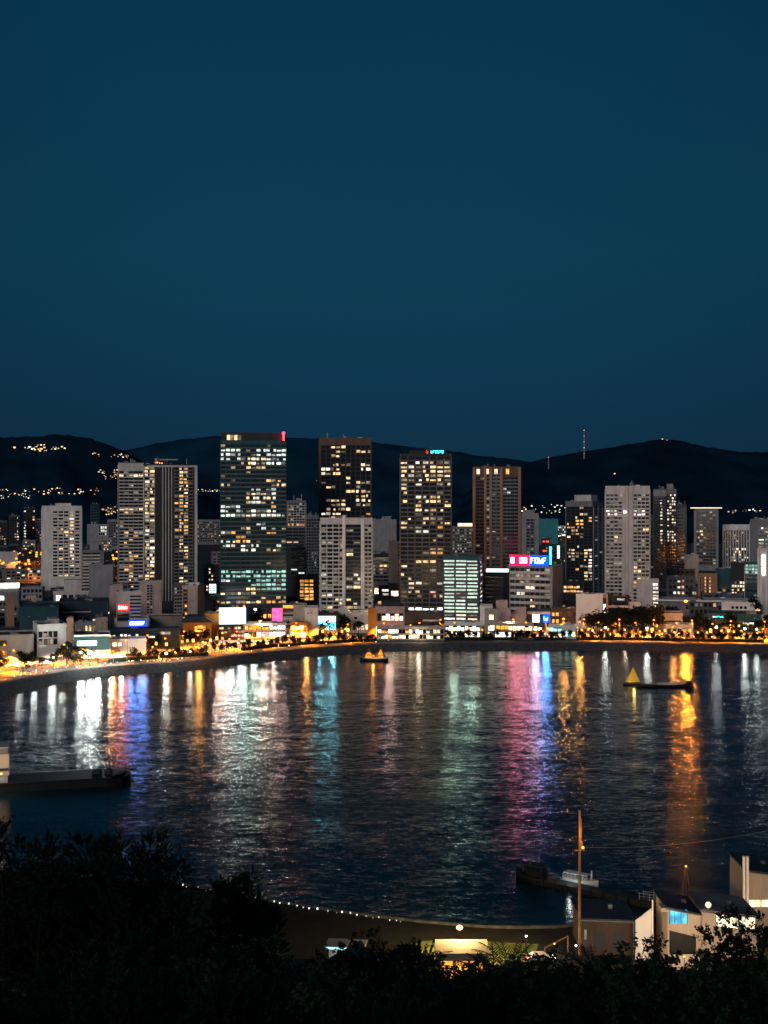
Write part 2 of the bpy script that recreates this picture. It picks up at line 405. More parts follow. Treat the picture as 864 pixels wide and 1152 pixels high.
        for r_ in range(rows):
            for c_ in range(cols):
                pxx = x0_ + (c_+.5)/cols*(x1_-x0_); pyy = z['y0'] + (r_+.5)/rows*(z['y1']-z['y0'])
                key = None
                for (a0,a1,b0,b1,p,kk) in z['lit']:
                    if (a0 is None or a0 <= pxx <= a1) and (b0 is None or b0 <= pyy <= b1) and R.random() < p:
                        key = kk if isinstance(kk, str) else R.choice(kk)
                if key:
                    zb = v1 - (r_+1)*ch + ch*z['band']; g0 = cw*z['pier']/2
                    a_, b2 = u0+c_*cw+g0+.02, u0+(c_+1)*cw-g0-.02
                    k1, k2 = (R.uniform(0,.12), R.uniform(0,.12)) if cw > 2 else (0, 0)
                    if z['rows'] > 8 and key not in ('mint', 'faint'):
                        q = R.random()
                        if q < .16: k1 = R.uniform(.3,.6)
                        elif q < .32: k2 = R.uniform(.3,.6)
                        elif q < .44: key = 'faintcool' if key in ('cool','aqua') else 'faint'
                    hh = ch*(1-z['band'])
                    wins.append(((b2-a_)*hh, fc, a_+(b2-a_)*k1, b2-(b2-a_)*k2, zb+hh*.08, zb+hh*(.92 if R.random()<.7 else .66), key))
    if glass.v: glass.build('glazing', None, T)
    if clad.v: clad.build('facade_frame', None, T)
    R.shuffle(wins); wins.sort(key=lambda t: -round(t[0], 1))
    cap = MAXWIN if len(wins) > 100 else 100
    for t in wins[:cap]:
        mb = MB(); mb.box(*fx(t[1], t[2], t[3], t[4], t[5], .05, .10), t[6]); mb.build('window', None, T)
    if wins[cap:]:
        mb = MB()
        for t in wins[cap:]: mb.box(*fx(t[1], t[2], t[3], t[4], t[5], .05, .10), t[6])
        tag(mb.build('small_windows', None, T), kind='stuff')
    for sg in signs:
        u0, u1, v0, v1 = U(sg['face'], sg['x0']), U(sg['face'], sg['x1']), wz(sg['y1'], Y)-ZG, wz(sg['y0'], Y)-ZG
        if sg['face'] == 'F': u0 = (sg['x0']-e[0])/(e[1]-e[0])*w; u1 = (sg['x1']-e[0])/(e[1]-e[0])*w
        o = sg['out']; mb = MB(); mb.box(*fx(sg['face'], u0, u1, v0, v1, o-.3, o), sg['bg'])
        fr = MB()
        fr.box(*fx(sg['face'], u0-.15, u1+.15, v1, v1+.15, o-.4, o+.05), 'darkmetal'); fr.box(*fx(sg['face'], u0-.15, u1+.15, v0-.15, v0, o-.4, o+.05), 'darkmetal')
        if v0 >= h - .6:                      # stands on the roof: legs under it
            for q in (.12, .5, .88):
                uu = u0 + (u1-u0)*q; fr.box(*fx(sg['face'], uu-.12, uu+.12, h, v0-.15, o-.35, o-.1), 'darkmetal')
        so = mb.build('sign', None, T); fr.build('frame', None, so)
        if sg['letter']:
            lt = MB(); n = sg['n']; cw = (u1-u0)*.86/n; a0 = u0+(u1-u0)*.07; vm_ = v0+(v1-v0)*.22; vh = (v1-v0)*.56
            for i in range(n):
                lk = sg['letter'] if isinstance(sg['letter'], str) else sg['letter'][i]
                if lk is None: continue
                x_ = a0+i*cw; g = cw*.78; k_ = R.randint(0, 3)
                F_ = lambda p0,p1,q0,q1: lt.box(*fx(sg['face'], x_+g*p0, x_+g*p1, vm_+vh*q0, vm_+vh*q1, o+.02, o+.10), lk)
                F_(0,.22,0,1)
                if k_ != 1: F_(.22,1,.80,1)
                if k_ != 2: F_(.22,1,0,.2)
                if k_ in (0,1,3): F_(.78,1,.2,.8)
                if k_ != 0: F_(.22,.78,.42,.58)
            lt.build('lettering', None, so)
    for (lx, ly, lc, lw) in lights:
        spot(T, ((lx-e[0])/(e[1]-e[0])*w - w/2, -1.6, wz(ly, Y)-ZG), lc, lw * 1.7, .8, 160, True)  # spots added before signs and lit fronts to strengthen streaks on the water
    info = dict(T=T, w=w, d=d, h=h, Y=Y, fx=fx, U=U, V=V, e=e)
    if extra: extra(info)
    return info

WW = ['warm', 'warm', 'whitewin']
N = None
APT = lambda p=.15, k='warm': [(N,N,N,N,p,k)]

# --- the tall ones
def capf(I):
    mb = MB(); mb.box(*I['fx']('F', 0, I['w'], I['V'](530), I['h'], 0, .4), 'pale'); mb.build('cap_wall', None, I['T'])
B('apartment_tower', 'pale concrete apartment tower with a broad blank end wall and one amber column of windows', 'apartment tower', 47, 92, 570, 664, 'white', d=24,
  zones=[Z(59,90,575,650,20,5,.42,.22,'white',[(N,N,N,N,.16,'faint'),(64,69,586,650,.55,'warm'),(76,83,578,640,.92,['warm','amber','whitewin']),(69,76,N,N,.12,'warm')],slab=.7)],
  plant=[(62,80,566.3,'white')])
def fins(px0, px1, y0, y1, n, mat):
    def f(I):
        mb = MB(); T = I['T']
        for i in range(n):
            u = I['U']('F', px0 + (px1-px0)*i/(n-1)); mb.box(*I['fx']('F', u-.35, u+.35, I['V'](y1), I['V'](y0), 0, 1.1), mat)
        mb.build('fin', None, T)
    return f
B('residential_tower', 'banded west wing of the tall twin residential tower, paler cap on top', 'residential tower', 133, 162, 521, 668, 'dim', d=24, extra=lambda I: capf(I),
  zones=[Z(134,161,530,666,36,5,.36,.05,'pale',[(N,N,N,N,.10,'faint'),(N,N,532,539,.95,WW),(N,N,573,579,.85,'warm'),(140,152,588,662,.35,'warm'),(N,N,600,660,.12,'amber')],slab=.4)])
def crane(I):
    mb = MB(); T = I['T']; w, h = I['w'], I['h']
    mb.box(-w*.30, -w*.05, 6, 12, h+.1, h+3.2, 'darkmetal'); mb.box(-w*.28, -w*.24, 5, 5.4, h+.1, h+6, 'metal')
    mb.box(-w*.30, w*.14, 7, 8.2, h+4.4, h+5.4, 'metal'); mb.build('maintenance_gantry', None, T)
    l = MB()
    for k_ in range(4): l.ball((-w*.28+k_*1.8, 4.6, h+1.6+R.random()), .45, 6, 4)
    l.build('lamp', 'beadamber', T)
B('residential_tower', 'taller wing of the twin residential tower with dark central slot and white fins', 'residential tower', 161, 222, 523.5, 676, 'dark', d=26,
  zones=[Z(162.5,174,525,658,34,2,.26,.08,'pale',[(N,N,N,N,.5,WW),(N,N,N,600,.45,'warm')],slab=.3),
         Z(196,217,526,664,36,4,.30,.10,'mid',[(N,N,N,N,.12,'faint'),(202,212,526,600,.9,['warm','amber','warm']),(196,206,550,600,.35,'amber'),(202,212,600,664,.5,'warm')],slab=.3)],
  extra=lambda I: (fins(183, 193, 525, 690, 4, 'pale')(I), crane(I),
     (lambda mb: (mb.box(*I['fx']('F', I['w']-2.2, I['w'], 0, I['h'], 0, .8), 'pale'), mb.box(*I['fx']('F', 2.2+1, I['w']-2.2, I['h']-1.4, I['h'], 0, .8), 'pale'), mb.box(*I['fx']('F', 0, 1.0, 0, I['h'], 0, .8), 'pale'), mb.build('edge_frame', None, I['T'])))(MB())), auto=False)
def beacon_at(px, hgt, off=4):
    def f(I):
        mb = MB(); u = I['U']('F', px)-I['w']/2; z = I['h']
        mb.tube((u, off, z), (u, off, z+hgt), .25, .18, 6); mb.build('beacon_post', 'darkmetal', I['T'])
        l = MB(); l.ball((u, off, z+hgt+.5), .9, 8, 5); l.build('beacon_lamp', 'beacon', I['T'])
        l = MB(); l.tube((u, off-1.2, z+.5), (u, off-1.2, z+hgt), .55, .55, 6); l.build('beacon_lamp', 'beacon', I['T'])
    return f
C_rules = [(N,N,N,N,.06,'faint'),
  (248,272,504,520,.97,'cool'),(288,322,504,524,.95,'cool'),(272,300,515,526,.95,['warm','whitewin']),(274,282,526,533,.9,'warm'),
  (284,300,524,530,.6,'warm'),(248,258,544,549,1,'warm'),(302,322,541,548,.8,['warm','amber']),(284,294,550,556,.8,'cool'),(300,312,550,556,.8,'cool'),
  (274,283,556,567,1,'warm'),(283,312,556,566,.75,['whitewin','cool','warm']),(248,273,567,571,.6,'cool'),(248,275,571,583,.95,'cool'),(283,309,571,583,.9,['cool','whitewin']),
  (305,312,562,573,.8,'amber'),(311,321,576,583,.9,'cool'),(274,280,573,596,.5,'warm'),(287,308,590,598,.7,'cool'),(248,310,599,604,.5,['whitewin','amber']),
  (248,265,606,611,.9,'cool'),(266,281,603,612,.9,['warm','amber']),(248,322,614,619,.8,['cool','whitewin']),(266,294,618,623,.85,'whitewin'),(300,321,617,623,.7,'warm'),
  (240,322,641,651,.97,'aqua'),(274,322,651,666,.96,'aqua'),(248,273,651,655,.9,'cool'),(274,292,662,673,.8,'warm'),(250,322,666,684,.35,'warm'),(266,322,676,690,.5,['warm','amber'])]
def plantC(I):
    mb = MB(); w, h = I['w'], I['h']
    mb.box(-w/2+.5, w/2-1, 3, 20, h+.1, h+6.0, 'dark'); mb.build('plant_room', None, I['T'])
    for i in range(4):
        q = MB(); u = 4.0+i*2.3; q.box(-w/2+u, -w/2+u+1.9, 2.85, 2.99, h+1.2, h+4.4, 'faint' if i % 2 else 'warm'); q.build('window', None, I['T'])
    beacon_at(319, 5.2, 2.0)(I)
B('office_tower', 'tall dark glass office tower with many greenish white lit floors and a red beacon', 'office tower', 248, 322, 497, 705, 'teal', d=34, roof=True,
  zones=[Z(248,322,500,700,41,13,.34,.07,'dim',C_rules,proud=.18,glass='glassteal',piermat='teal')], extra=plantC)
D_rules = [(N,N,N,N,.05,'faint'),(374,388,503,514,.85,'warm'),(402,417,505,510,.95,'warm'),(372,383,521,534,.9,'warm'),(363,374,528,534,.6,'whitewin'),(386,400,521,528,.8,'warm'),
  (404,417,522,532,.9,['warm','whitewin']),(387,402,534,547,.85,'warm'),(402,417,540,546,.9,'warm'),(368,384,545,549,.8,'warm'),(362,382,554,558,.6,'warm'),(388,400,553,557,.8,'warm'),(401,417,553,571,.97,['warm','whitewin']),
  (373,388,560,584,.75,'warm'),(366,402,571,578,.85,'warm'),(362,382,577,584,.4,'whitewin'),(405,417,576,584,.4,'amber')]
B('office_tower', 'dark brown office tower rising behind a white gridded tower, amber offices scattered over it', 'office tower', 359, 418, 494, 690, 'brown', d=30,
  zones=[Z(361,417,501,686,37,10,.30,.10,'dark',D_rules,proud=.2,piermat='brown')],
  extra=lambda I: (lambda mb: ([mb.box(*I['fx']('F', I['w']*k_/6+.15, I['w']*(k_+1)/6-.15, I['h']-4.0, I['h']-.3, 0, .4), 'brown') for k_ in range(6)], mb.build('crown_panel', None, I['T'])))(MB()))
B('apartment_tower', 'white gridded apartment tower standing against the brown office tower', 'apartment tower', 360, 419, 584, 703, 'pale', d=18,
  zones=[Z(361,388,590,700,24,4,.34,.14,'pale',[(N,N,N,N,.22,'faint'),(N,N,645,700,.35,['faint','warm','whitewin'])],slab=.6),
         Z(389,406,590,700,24,2,.26,.05,'dim',[(N,N,N,N,.12,'faint'),(N,N,620,627,.9,'warm'),(N,N,640,700,.35,['faint','warm','whitewin'])]),
         Z(410,418,590,700,24,2,.34,.14,'pale',[(N,N,N,N,.25,'faint')],slab=.4)],
  extra=lambda I: (lambda mb: (mb.box(*I['fx']('F', I['U']('F',385), I['U']('F',388.5), 0, I['h']+2.5, 0, 1.0), 'white'), mb.box(*I['fx']('F', I['U']('F',406), I['U']('F',409.5), 0, I['h'], 0, 1.0), 'white'), mb.build('buttress', None, I['T'])))(MB()))
F_rules = [(N,N,N,N,.06,'faint'),(451,508,520,541,.93,['warm','whitewin','warm']),(451,460,N,532,.2,'warm'),(466,480,541,545,.9,'warm'),(451,508,545,549,.6,'whitewin'),
  (451,462,552,572,.75,'warm'),(463,480,556,600,.5,['warm','whitewin']),(480,508,560,596,.72,'warm'),(451,463,572,590,.4,'warm'),(451,508,590,596,.6,['warm','amber']),
  (462,481,597,603,.9,'cool'),(480,492,608,613,.95,'warm'),(480,500,618,622,.85,'warm'),(470,492,629,634,.95,'warm'),(480,492,644,649,.9,'warm'),(462,470,649,652,.8,'warm'),(480,508,620,624,.5,'amber'),
  (455,505,654,662,.7,['warm','whitewin']),(451,508,662,673,.55,['warm','pinkwin']),(458,500,684,689,1,'shopwhite')]
B('office_tower', 'dark brown gridded tower full of amber windows with a red and cyan rooftop sign', 'office tower', 450, 508, 512, 702, 'dark', d=30, zones=[Z(450.5,507.5,514,698,38,7,.34,.13,'dim',F_rules,proud=.3,piermat='brown')],
  signs=[S(478,501,505.5,511.3,'navy',['signred',None,'signcyan','signcyan','signcyan','signcyan','signcyan','signcyan'],8,out=1.0)], plant=[(460,478,506.5,'dark')])
G_rules = [(N,N,N,N,.05,'faint'),(N,N,575,579,.2,'whitewin')]
def lampsG(I):
    for q, a in ((538,'strip'),(548,'warm'),(558,'strip'),(571,'amber')):
        l = MB(); u = I['U']('F', q); l.box(*I['fx']('F', u-1.3, u+1.3, I['h']-5.5, I['h']-1.2, .1, .35), a if a != 'warm' else 'strip'); l.build('lamp', None, I['T'])
    mb = MB()
    for q in (533.5, 546, 552, 564, 584.5): u = I['U']('F', q); mb.box(*I['fx']('F', u-1.1, u+1.1, 0, I['h'], 0, 1.1), 'brick')
    mb.build('pier', None, I['T'])
B('apartment_tower', 'dusky brown ribbed apartment tower with small lamps under its roofline', 'apartment tower', 532, 586, 526, 672, 'brown', d=30,
  zones=[Z(535,545,537,668,33,2,.36,.1,'brown',G_rules,slab=.2),Z(547,551,530,668,33,1,.36,.1,'mid',[(N,N,N,N,.25,'faint')]),Z(553,563,530,668,33,2,.6,.2,'mid',[(N,N,N,N,.05,'faint')]),Z(566,583,537,668,33,4,.4,.06,'mid',G_rules+[(567,573,548,556,.7,'cool'),(N,N,633,637,.4,'cool')],slab=.3)], extra=lampsG)
B('office_building', 'greenish glass office block with every floor lit in pale strips', 'office block', 498, 543, 627, 704, 'teal', d=26, yaw=-6, lights=[(501,682,(.6,.95,.74),4000),(511,674,(.66,1,.78),4000),(521,682,(.6,.95,.74),4000),(531,676,(.6,.95,.74),4000)],
  zones=[Z(499,538,630,699,17,3,.42,.02,'dim',[(N,N,N,682,.99,'mint'),(510,527,668,676,1,'warm'),(N,N,690,700,1,'whitewin')],proud=.22,glass='glassteal'),
         Z(538,543,632,700,14,1,.5,.3,'dark',[(N,N,N,N,.8,'cool')],face='R')])
B('office_building', 'grey banded office block carrying a long crimson and blue neon sign on its roof', 'office block', 573, 633, 638, 701, 'grey', d=24, yaw=-17,
  zones=[Z(574,619,639,700,9,8,.46,.04,'pale',[(N,N,N,N,.14,'faint'),(584,608,641,650,.35,'whitewin'),(574,600,655,672,.3,'whitewin'),(590,600,676,700,.5,'warm')],slab=.3)],
  lights=[(578,634,(1,.20,.30),4800),(589,634,(1,.26,.42),4800),(600,634,(.8,.34,.66),4200),(611,634,(.30,.42,1),4200)],
  signs=[S(573.5,596,624.5,636.5,'signcrimson',['letter',None,'letter','letter'],4,out=.6),S(596,617,624.5,636.5,'signblue',['letter']*4,4,out=.6)], auto=False)
B('office_building', 'slender dark block with a cyan lit strip beside the crimson neon sign', 'office block', 616, 634, 613, 668, 'teal', zones=[Z(617,633,616,664,12,3,.4,.1,'teal',[(N,N,N,N,.1,'faintcool')])], signs=[S(618,620.5,615,642,'signcyan',N,0,.5),S(627,629.5,614,628,'stripwhite')])
B('office_tower', 'dark glazed tower with orange windows and a pale stepped concrete cap', 'office tower', 636, 679, 565, 678, 'mid', d=28, yaw=-19,
  zones=[Z(637.5,666.5,570,672,28,6,.30,.16,'dark',[(N,N,N,N,.03,'faint'),(637,656,581,605,.8,['amber','warm']),(650,656,570,582,.8,'warm'),(660,665,576,590,.7,'amber'),(655,664,587,592,.6,'warm'),(637,652,618,630,.75,'warm'),(643,652,612,618,.5,'whitewin'),(656,660,618,655,.9,'warm'),(661,666,618,655,.7,'whitewin'),(648,653,N,N,.1,'amber')],proud=.1),
         Z(668,678,570,672,28,2,.5,.3,'grey',[(N,N,N,N,.1,'faint')],face='R',glass='glass')],
  plant=[(643,662,557,'pale')], auto=False)
K_r = [(N,N,N,N,.28,'faint'),(681,697,573,583,.8,'whitewin'),(691,696,602,609,.8,'warm'),(714,724,574,581,.9,'whitewin'),(712,731,590,600,.3,'warm'),(712,731,650,660,.8,'amber'),(712,722,625,655,.3,'warm')]
def beadl(I, px=703, py=576):
    l = MB(); u = I['U']('F', px)-I['w']/2; l.ball((u, -2.2, I['V'](py)), 1.1, 8, 5); l.build('lamp', 'shopwhite', I['T'])
def spineK(I):
    mb = MB()
    for q in (702, 705.5, 709, 711): mb.box(*I['fx']('F', I['U']('F',q)-.6, I['U']('F',q)+.6, 0, I['h']+.8, 0, 1.5), 'pale')
    mb.build('spine_rib', None, I['T']); beadl(I)
B('apartment_tower', 'white twin-wing apartment tower with a ribbed spine and balcony grid', 'apartment tower', 681, 731, 548, 692, 'pale', d=26,
  zones=[Z(681.6,700,556,688,31,4,.38,.14,'pale',K_r,slab=.5),Z(712.5,730.5,556,688,31,4,.38,.14,'pale',K_r,slab=.5)], extra=spineK)
B('apartment_tower', 'dark slab tower with pale cap and one lit window column beside the twin-wing tower', 'apartment tower', 735, 749.5, 551, 665, 'dim', zones=[Z(736,749,558,662,30,4,.35,.2,'dark',[(741,745,562,612,.9,'whitewin'),(N,N,N,N,.03,'faint')])],
  extra=lambda I: (lambda mb: (mb.box(*I['fx']('F', 0, I['w'], I['V'](558), I['h'], 0, .4), 'grey'), mb.build('cap_wall', None, I['T'])))(MB()))
B('apartment_tower', 'tall narrow tower sprinkled with white windows', 'apartment tower', 750, 761, 551, 662, 'mid', zones=[Z(750.5,760.5,556,658,30,4,.34,.22,'dark',[(N,N,556,612,.62,'whitewin')])], plant=[(749,757,544.5,'grey')])
B('apartment_tower', 'bluish balconied tower standing just in front of the narrow sprinkled tower', 'apartment tower', 761, 772, 568, 655, 'dim', zones=[Z(761.5,771,571,652,22,2,.4,.1,'mid',[(N,N,N,N,.1,'faintcool')],slab=.6)])
B('office_building', 'faint blue-grey tower squeezed between the white twin-wing tower and the slab tower', 'office block', 731, 741, 583, 660, 'dim', zones=[Z(732,740,586,656,18,2,.4,.1,'teal',[(N,N,N,N,.12,'faintcool'),(N,N,623,640,.3,'cool')])])
B('office_tower', 'narrow tower under a thin lit roof slab that overhangs both sides', 'office tower', 781, 808, 573, 642, 'grey', d=30,
  zones=[Z(783.5,805.5,575,636,17,6,.36,.08,'mid',[(N,N,N,N,.06,'faint'),(785,792,585,608,.6,['warm','amber']),(N,N,N,582,.15,'faint')],slab=.4)],
  extra=lambda I: (lambda mb: (mb.box(-I['w']/2-4.5, I['w']/2+4.5, -3, I['d']+3, I['h']+1.0, I['h']+2.4, 'bright'), mb.build('roof_slab', None, I['T']),
       (lambda l: (l.box(-I['w']/2-4.4, I['w']/2+4.4, -3.2, -3.02, I['h']+1.2, I['h']+2.2, 'strip'), l.build('light_strip', None, I['T'])))(MB())))(MB()))
def finsN(I):
    mb = MB(); w = I['w']
    for i in range(12): u = w*i/11; mb.box(*I['fx']('F', max(0,u-.5), min(w,u+.5), 1, I['h'], 0, 1.4), 'white')
    mb.box(*I['fx']('F', 0, w, I['h']-6, I['h'], 0, 1.5), 'white'); mb.build('fin', None, I['T'])
B('hotel_building', 'broad pale hotel with tall white vertical fins and lamps glittering near its foot', 'hotel', 813, 846, 591, 640, 'white', d=30, zones=[Z(814,845,595,638,14,11,.2,.1,'mid',[(N,N,N,N,.15,'faint'),(822,846,618,640,.55,['warm','whitewin'])],proud=.1)], extra=finsN)
B('office_tower', 'grey tower with white lit bands rising behind the cylindrical pale pylon', 'office tower', 844, 868, 585, 664, 'mid', d=24, zones=[Z(853,866,593,640,11,2,.45,.1,'grey',[(N,N,593,618,.85,['cool','faint'])])])
def stripP(I):
    for a, b2 in ((624,637),(638,647)):
        l = MB(); l.box(*I['fx']('F', I['U']('F',857), I['U']('F',861), I['V'](b2), I['V'](a), .9, 1.1), 'stripwhite'); l.build('light_strip', None, I['T'])
    mb = MB()
    for q in (853, 856, 862, 865): mb.box(*I['fx']('F', I['U']('F',q)-.5, I['U']('F',q)+.5, 0, I['h'], 0, .8), 'white')
    mb.build('rib', None, I['T'])
B('office_tower', 'pale ribbed pylon tower with a bright white vertical light near its top', 'office tower', 852, 868, 618, 691, 'pale', d=14, extra=stripP)
B('office_building', 'glassy green lit penthouse block beside the pale ribbed pylon', 'office block', 838, 853, 634, 690, 'teal', zones=[Z(838.5,852.5,635,646,3,4,.2,.1,'pale',[(N,N,N,N,.95,'aqua')]),Z(838.5,852.5,648,688,8,3,.4,.1,'teal',[(N,N,N,N,.15,'faintcool')])])
# --- middle distance
B('office_building', 'brown gridded block with red lamps beside the tall beaconed office tower', 'office block', 322, 344, 564, 672, 'mid', zones=[Z(324,343,566,592,9,6,.25,.15,'pale',[(N,N,N,N,.3,'faint'),(N,N,588,592,.8,['amber','redwin'])]),Z(322,343,594,616,6,3,.45,.1,'dim',[(N,N,607,611,.7,'warm'),(N,N,N,N,.05,'faint')])])
B('office_building', 'grey block with blank side wall and white balcony bands below the brown gridded block', 'office block', 320, 344, 617, 690, 'grey', zones=[Z(327,343,618,648,7,2,.5,.05,'pale',[(N,N,641,646,.9,'cool'),(N,N,N,N,.1,'faint')],slab=.4)])
B('office_tower', 'smoky grey tower with barely lit windows left of the brown and white tower pair', 'office tower', 343, 360, 580, 655, 'mid', zones=[Z(344,359,584,652,20,5,.4,.3,'mid',[(N,N,N,N,.08,'faintcool'),(351,359,620,632,.5,'faintcool')])])
B('cultural_building', 'low dark hall with one large amber gridded window', 'hall', 334, 361, 648, 694, 'dim', zones=[Z(337,353,652,676,6,3,.16,.06,'dark',[(N,N,N,N,1,'amber')],proud=.15)], auto=False)
B('office_building', 'blank grey stepped block behind the white gridded tower', 'office block', 418, 446, 585, 640, 'grey', plant=[(430,440,581,'grey')])
B('office_building', 'dark banded office with broken rows of warm windows behind the bayside mall', 'office block', 417, 441, 624, 664, 'dark', zones=[Z(418,440,627,660,8,5,.42,.08,'mid',[(N,N,636,648,.6,'faint'),(N,N,636,641,.4,'warm')])])
B('apartment_building', 'plain beige slab tower close beside the brown gridded sign tower', 'apartment building', 437, 451, 610, 672, 'beige', zones=[Z(448,450,612,650,10,1,.5,.2,'beige',[])], auto=False)
B('house', 'small cream building with one glowing square window', 'house', 419, 437, 656, 674, 'beige', zones=[Z(421,433,661,670,1,2,.1,.1,'beige',[(N,N,N,N,1,'shop')])], auto=False)
B('house', 'small cream building with a bright arched lobby beside the brown gridded tower', 'house', 437, 451, 658, 681, 'beige', zones=[Z(439,449,664,675,1,1,.1,.1,'beige',[(N,N,N,N,1,'whitewin')])], auto=False)
B('office_building', 'hazy window-flecked block under a bright roof strip', 'office block', 508, 534, 593, 640, 'mid', zones=[Z(509,533,595,630,10,9,.4,.3,'mid',[(N,N,N,N,.35,'faint')])], extra=lambda I: (lambda l: (l.box(*I['fx']('F', I['U']('F',515), I['U']('F',533), I['h']+1, I['h']+5, .1, .3), 'strip'), l.build('light_strip', None, I['T'])))(MB()))
B('office_building', 'dark low block with bluish balcony bands between the green glass block and the crimson sign', 'office block', 543, 574, 645, 694, 'dark', zones=[Z(545,566,648,684,8,2,.45,.05,'dim',[(N,N,N,N,.04,'faint')],slab=.3)],
  extra=lambda I: (lambda l: (l.box(*I['fx']('F', I['U']('F',547), I['U']('F',572), I['h']+.6, I['h']+3, -2, -1.6), 'stripwhite'), l.build('light_strip', None, I['T'])))(MB()))
B('apartment_tower', 'rounded grey tower with dim lamps behind the crimson sign block', 'apartment tower', 585, 606, 578, 640, 'grey', zones=[Z(592,601,584,635,14,2,.4,.2,'mid',[(N,N,N,N,.3,'faint')])], plant=[(588,601,574,'grey')])
B('warehouse', 'flat teal-green warehouse wall far behind the sign block', 'warehouse', 604, 628, 584, 612, 'tealbright')
B('office_building', 'far small white block with lit lower floor near the orange-windowed tower', 'office block', 626, 637, 592, 608, 'pale', zones=[Z(627,636.5,592.5,600,3,5,.3,.3,'mid',[(N,N,N,N,.5,'cool')]),Z(627,636.5,601,606,1,2,.1,.1,'pale',[(N,N,N,N,1,'shopwhite')])], auto=False)
B('office_building', 'small dark block with rows of red lit windows', 'office block', 609, 619, 606, 625, 'dark', zones=[Z(610,618,608,622,4,2,.3,.1,'dark',[(N,N,N,N,.8,'redwin')])], auto=False)
B('apartment_building', 'thin pale slab wedged between the orange-windowed tower and the white twin-wing tower', 'apartment building', 673.5, 683, 617, 670, 'pale', plant=[(675,682,610,'grey')])
B('apartment_building', 'brown blank block in front of the cluster of narrow towers', 'apartment building', 738, 761, 617, 660, 'brown')
B('apartment_building', 'small pale blank block between the narrow tower cluster and the slab-roofed tower', 'apartment building', 770, 786, 625, 660, 'beige')
B('apartment_building', 'pale block with a zigzag lit stair running down its side', 'apartment building', 716, 741, 653, 693, 'pale', zones=[Z(734,741,656,688,8,1,.2,.05,'pale',[(N,N,N,N,1,'whitewin')])], auto=False)
B('office_building', 'grey low office with flickering lights behind the sweeping white roof', 'office block', 750, 782, 650, 676, 'mid', zones=[Z(752,780,652,672,3,6,.5,.3,'mid',[(755,772,N,N,.5,['warm','pinkwin','whitewin'])])])
B('apartment_building', 'orange floodlit block with two columns of amber windows', 'apartment building', 785, 807, 647, 679, 'brick', zones=[Z(787,800,649,675,7,5,.25,.5,'brick',[(793,796,N,N,.9,'amber'),(797,800,N,N,.9,'amber')])], auto=False)
B('office_building', 'large plain dark teal block beside the orange floodlit block', 'office block', 805, 826, 641, 678, 'teal')
B('office_building', 'dark block with bright sparkling windows at the foot of the finned hotel', 'office block', 822, 842, 634, 680, 'dark', zones=[Z(823,841,654,674,5,6,.3,.3,'dim',[(N,N,N,N,.6,['whitewin','warm'])])], auto=False)
B('convention_hall', 'long low hall under a sweeping white roof edge', 'hall', 740, 852, 677, 694, 'mid', zones=[Z(772,812,681,688,1,12,.3,.1,'grey',[(N,N,N,N,.3,'faint'),(795,805,N,N,.5,'warm')])],
  extra=lambda I: (lambda mb: (mb.box(-I['w']/2-2, I['w']/2+1, -3, I['d'], I['h']+.2, I['h']+1.3, 'white'), mb.build('roof_canopy', None, I['T'])))(MB()), auto=False)
B('office_building', 'white villa-like block with square dark openings at the end of the long hall', 'villa', 812, 849, 679, 697, 'bright', zones=[Z(822,841,682,692,2,4,.4,.35,'bright',[])], auto=False)
B('office_building', 'dark teal low block with a small cyan sign', 'office block', 797, 858, 692, 711, 'teal', zones=[Z(800,856,699,705,1,8,.5,.1,'teal',[(838,858,N,N,.6,'cool')])], signs=[S(801,816,692.8,695.5,'navy',['letter','signcyan','signcyan','signcyan','signcyan'],5,.4)], auto=False)
B('apartment_building', 'plain white box at the end of the dark teal low block', 'building', 857, 870, 694, 714, 'pale')
B('auditorium', 'curved grey auditorium with a sloping roof behind the dark trees', 'auditorium', 725, 768, 691, 711, 'grey', zones=[Z(739,766,698,703,1,1,.2,.02,'grey',[])], auto=False)
B('pavilion', 'low orange-lit canopy pavilion under the starry amber lamp', 'pavilion', 749, 780, 704, 717, 'beige', zones=[Z(750,779,707,715,1,5,.1,.25,'beige',[(N,N,N,N,.9,'shopamber')])], auto=False)
B('cinema', 'big blank white wall block facing the bay between the trees and the amber lit plaza', 'building', 648, 684, 670, 708, 'bright', yaw=-16, d=12, signs=[S(678,681.5,673,703,'darkmetal','letter',1,.3,'R')])
def vsign(I):
    for k_ in range(9):
        l = MB(); v = I['h']*(.12+k_*.09); l.box(*I['fx']('R', 3.0+R.uniform(-.5,.5), 5.4+R.uniform(-1,1), v, v+I['h']*.05, .5, .6), 'letter'); l.build('lettering', None, I['T'])
B('office_building', 'dark office with pale floor bands beside the big blank white wall', 'office block', 682, 708, 672, 706, 'dark', zones=[Z(684,707,677,704,4,1,.4,.02,'pale',[]),Z(694,703,669.5,676,1,1,.1,.02,'dark',[(N,N,N,N,1,'whitewin')])], auto=False)
B('apartment_building', 'narrow grey block with a warm lamp at its foot next to the pale floor bands', 'apartment building', 703, 721, 679, 706, 'pale', zones=[Z(712,714,681,704,1,1,.02,.02,'dim',[]),Z(714.5,716.5,700,706,1,1,.1,.1,'pale',[(N,N,N,N,1,'shop')])], auto=False)
B('office_building', 'amber lit terrace building behind the big blank white wall', 'building', 633, 657, 655, 684, 'dark', zones=[Z(634,656,659,668,2,6,.35,.05,'brown',[(N,N,N,N,.8,['amber','warm'])])], auto=False)
B('office_building', 'low dark brick building with one orange lamp beside the crimson sign block', 'building', 619, 650, 686, 707, 'brown', zones=[Z(620,648,689,704,2,6,.4,.2,'brown',[(N,N,N,N,.15,'amber')])], auto=False)
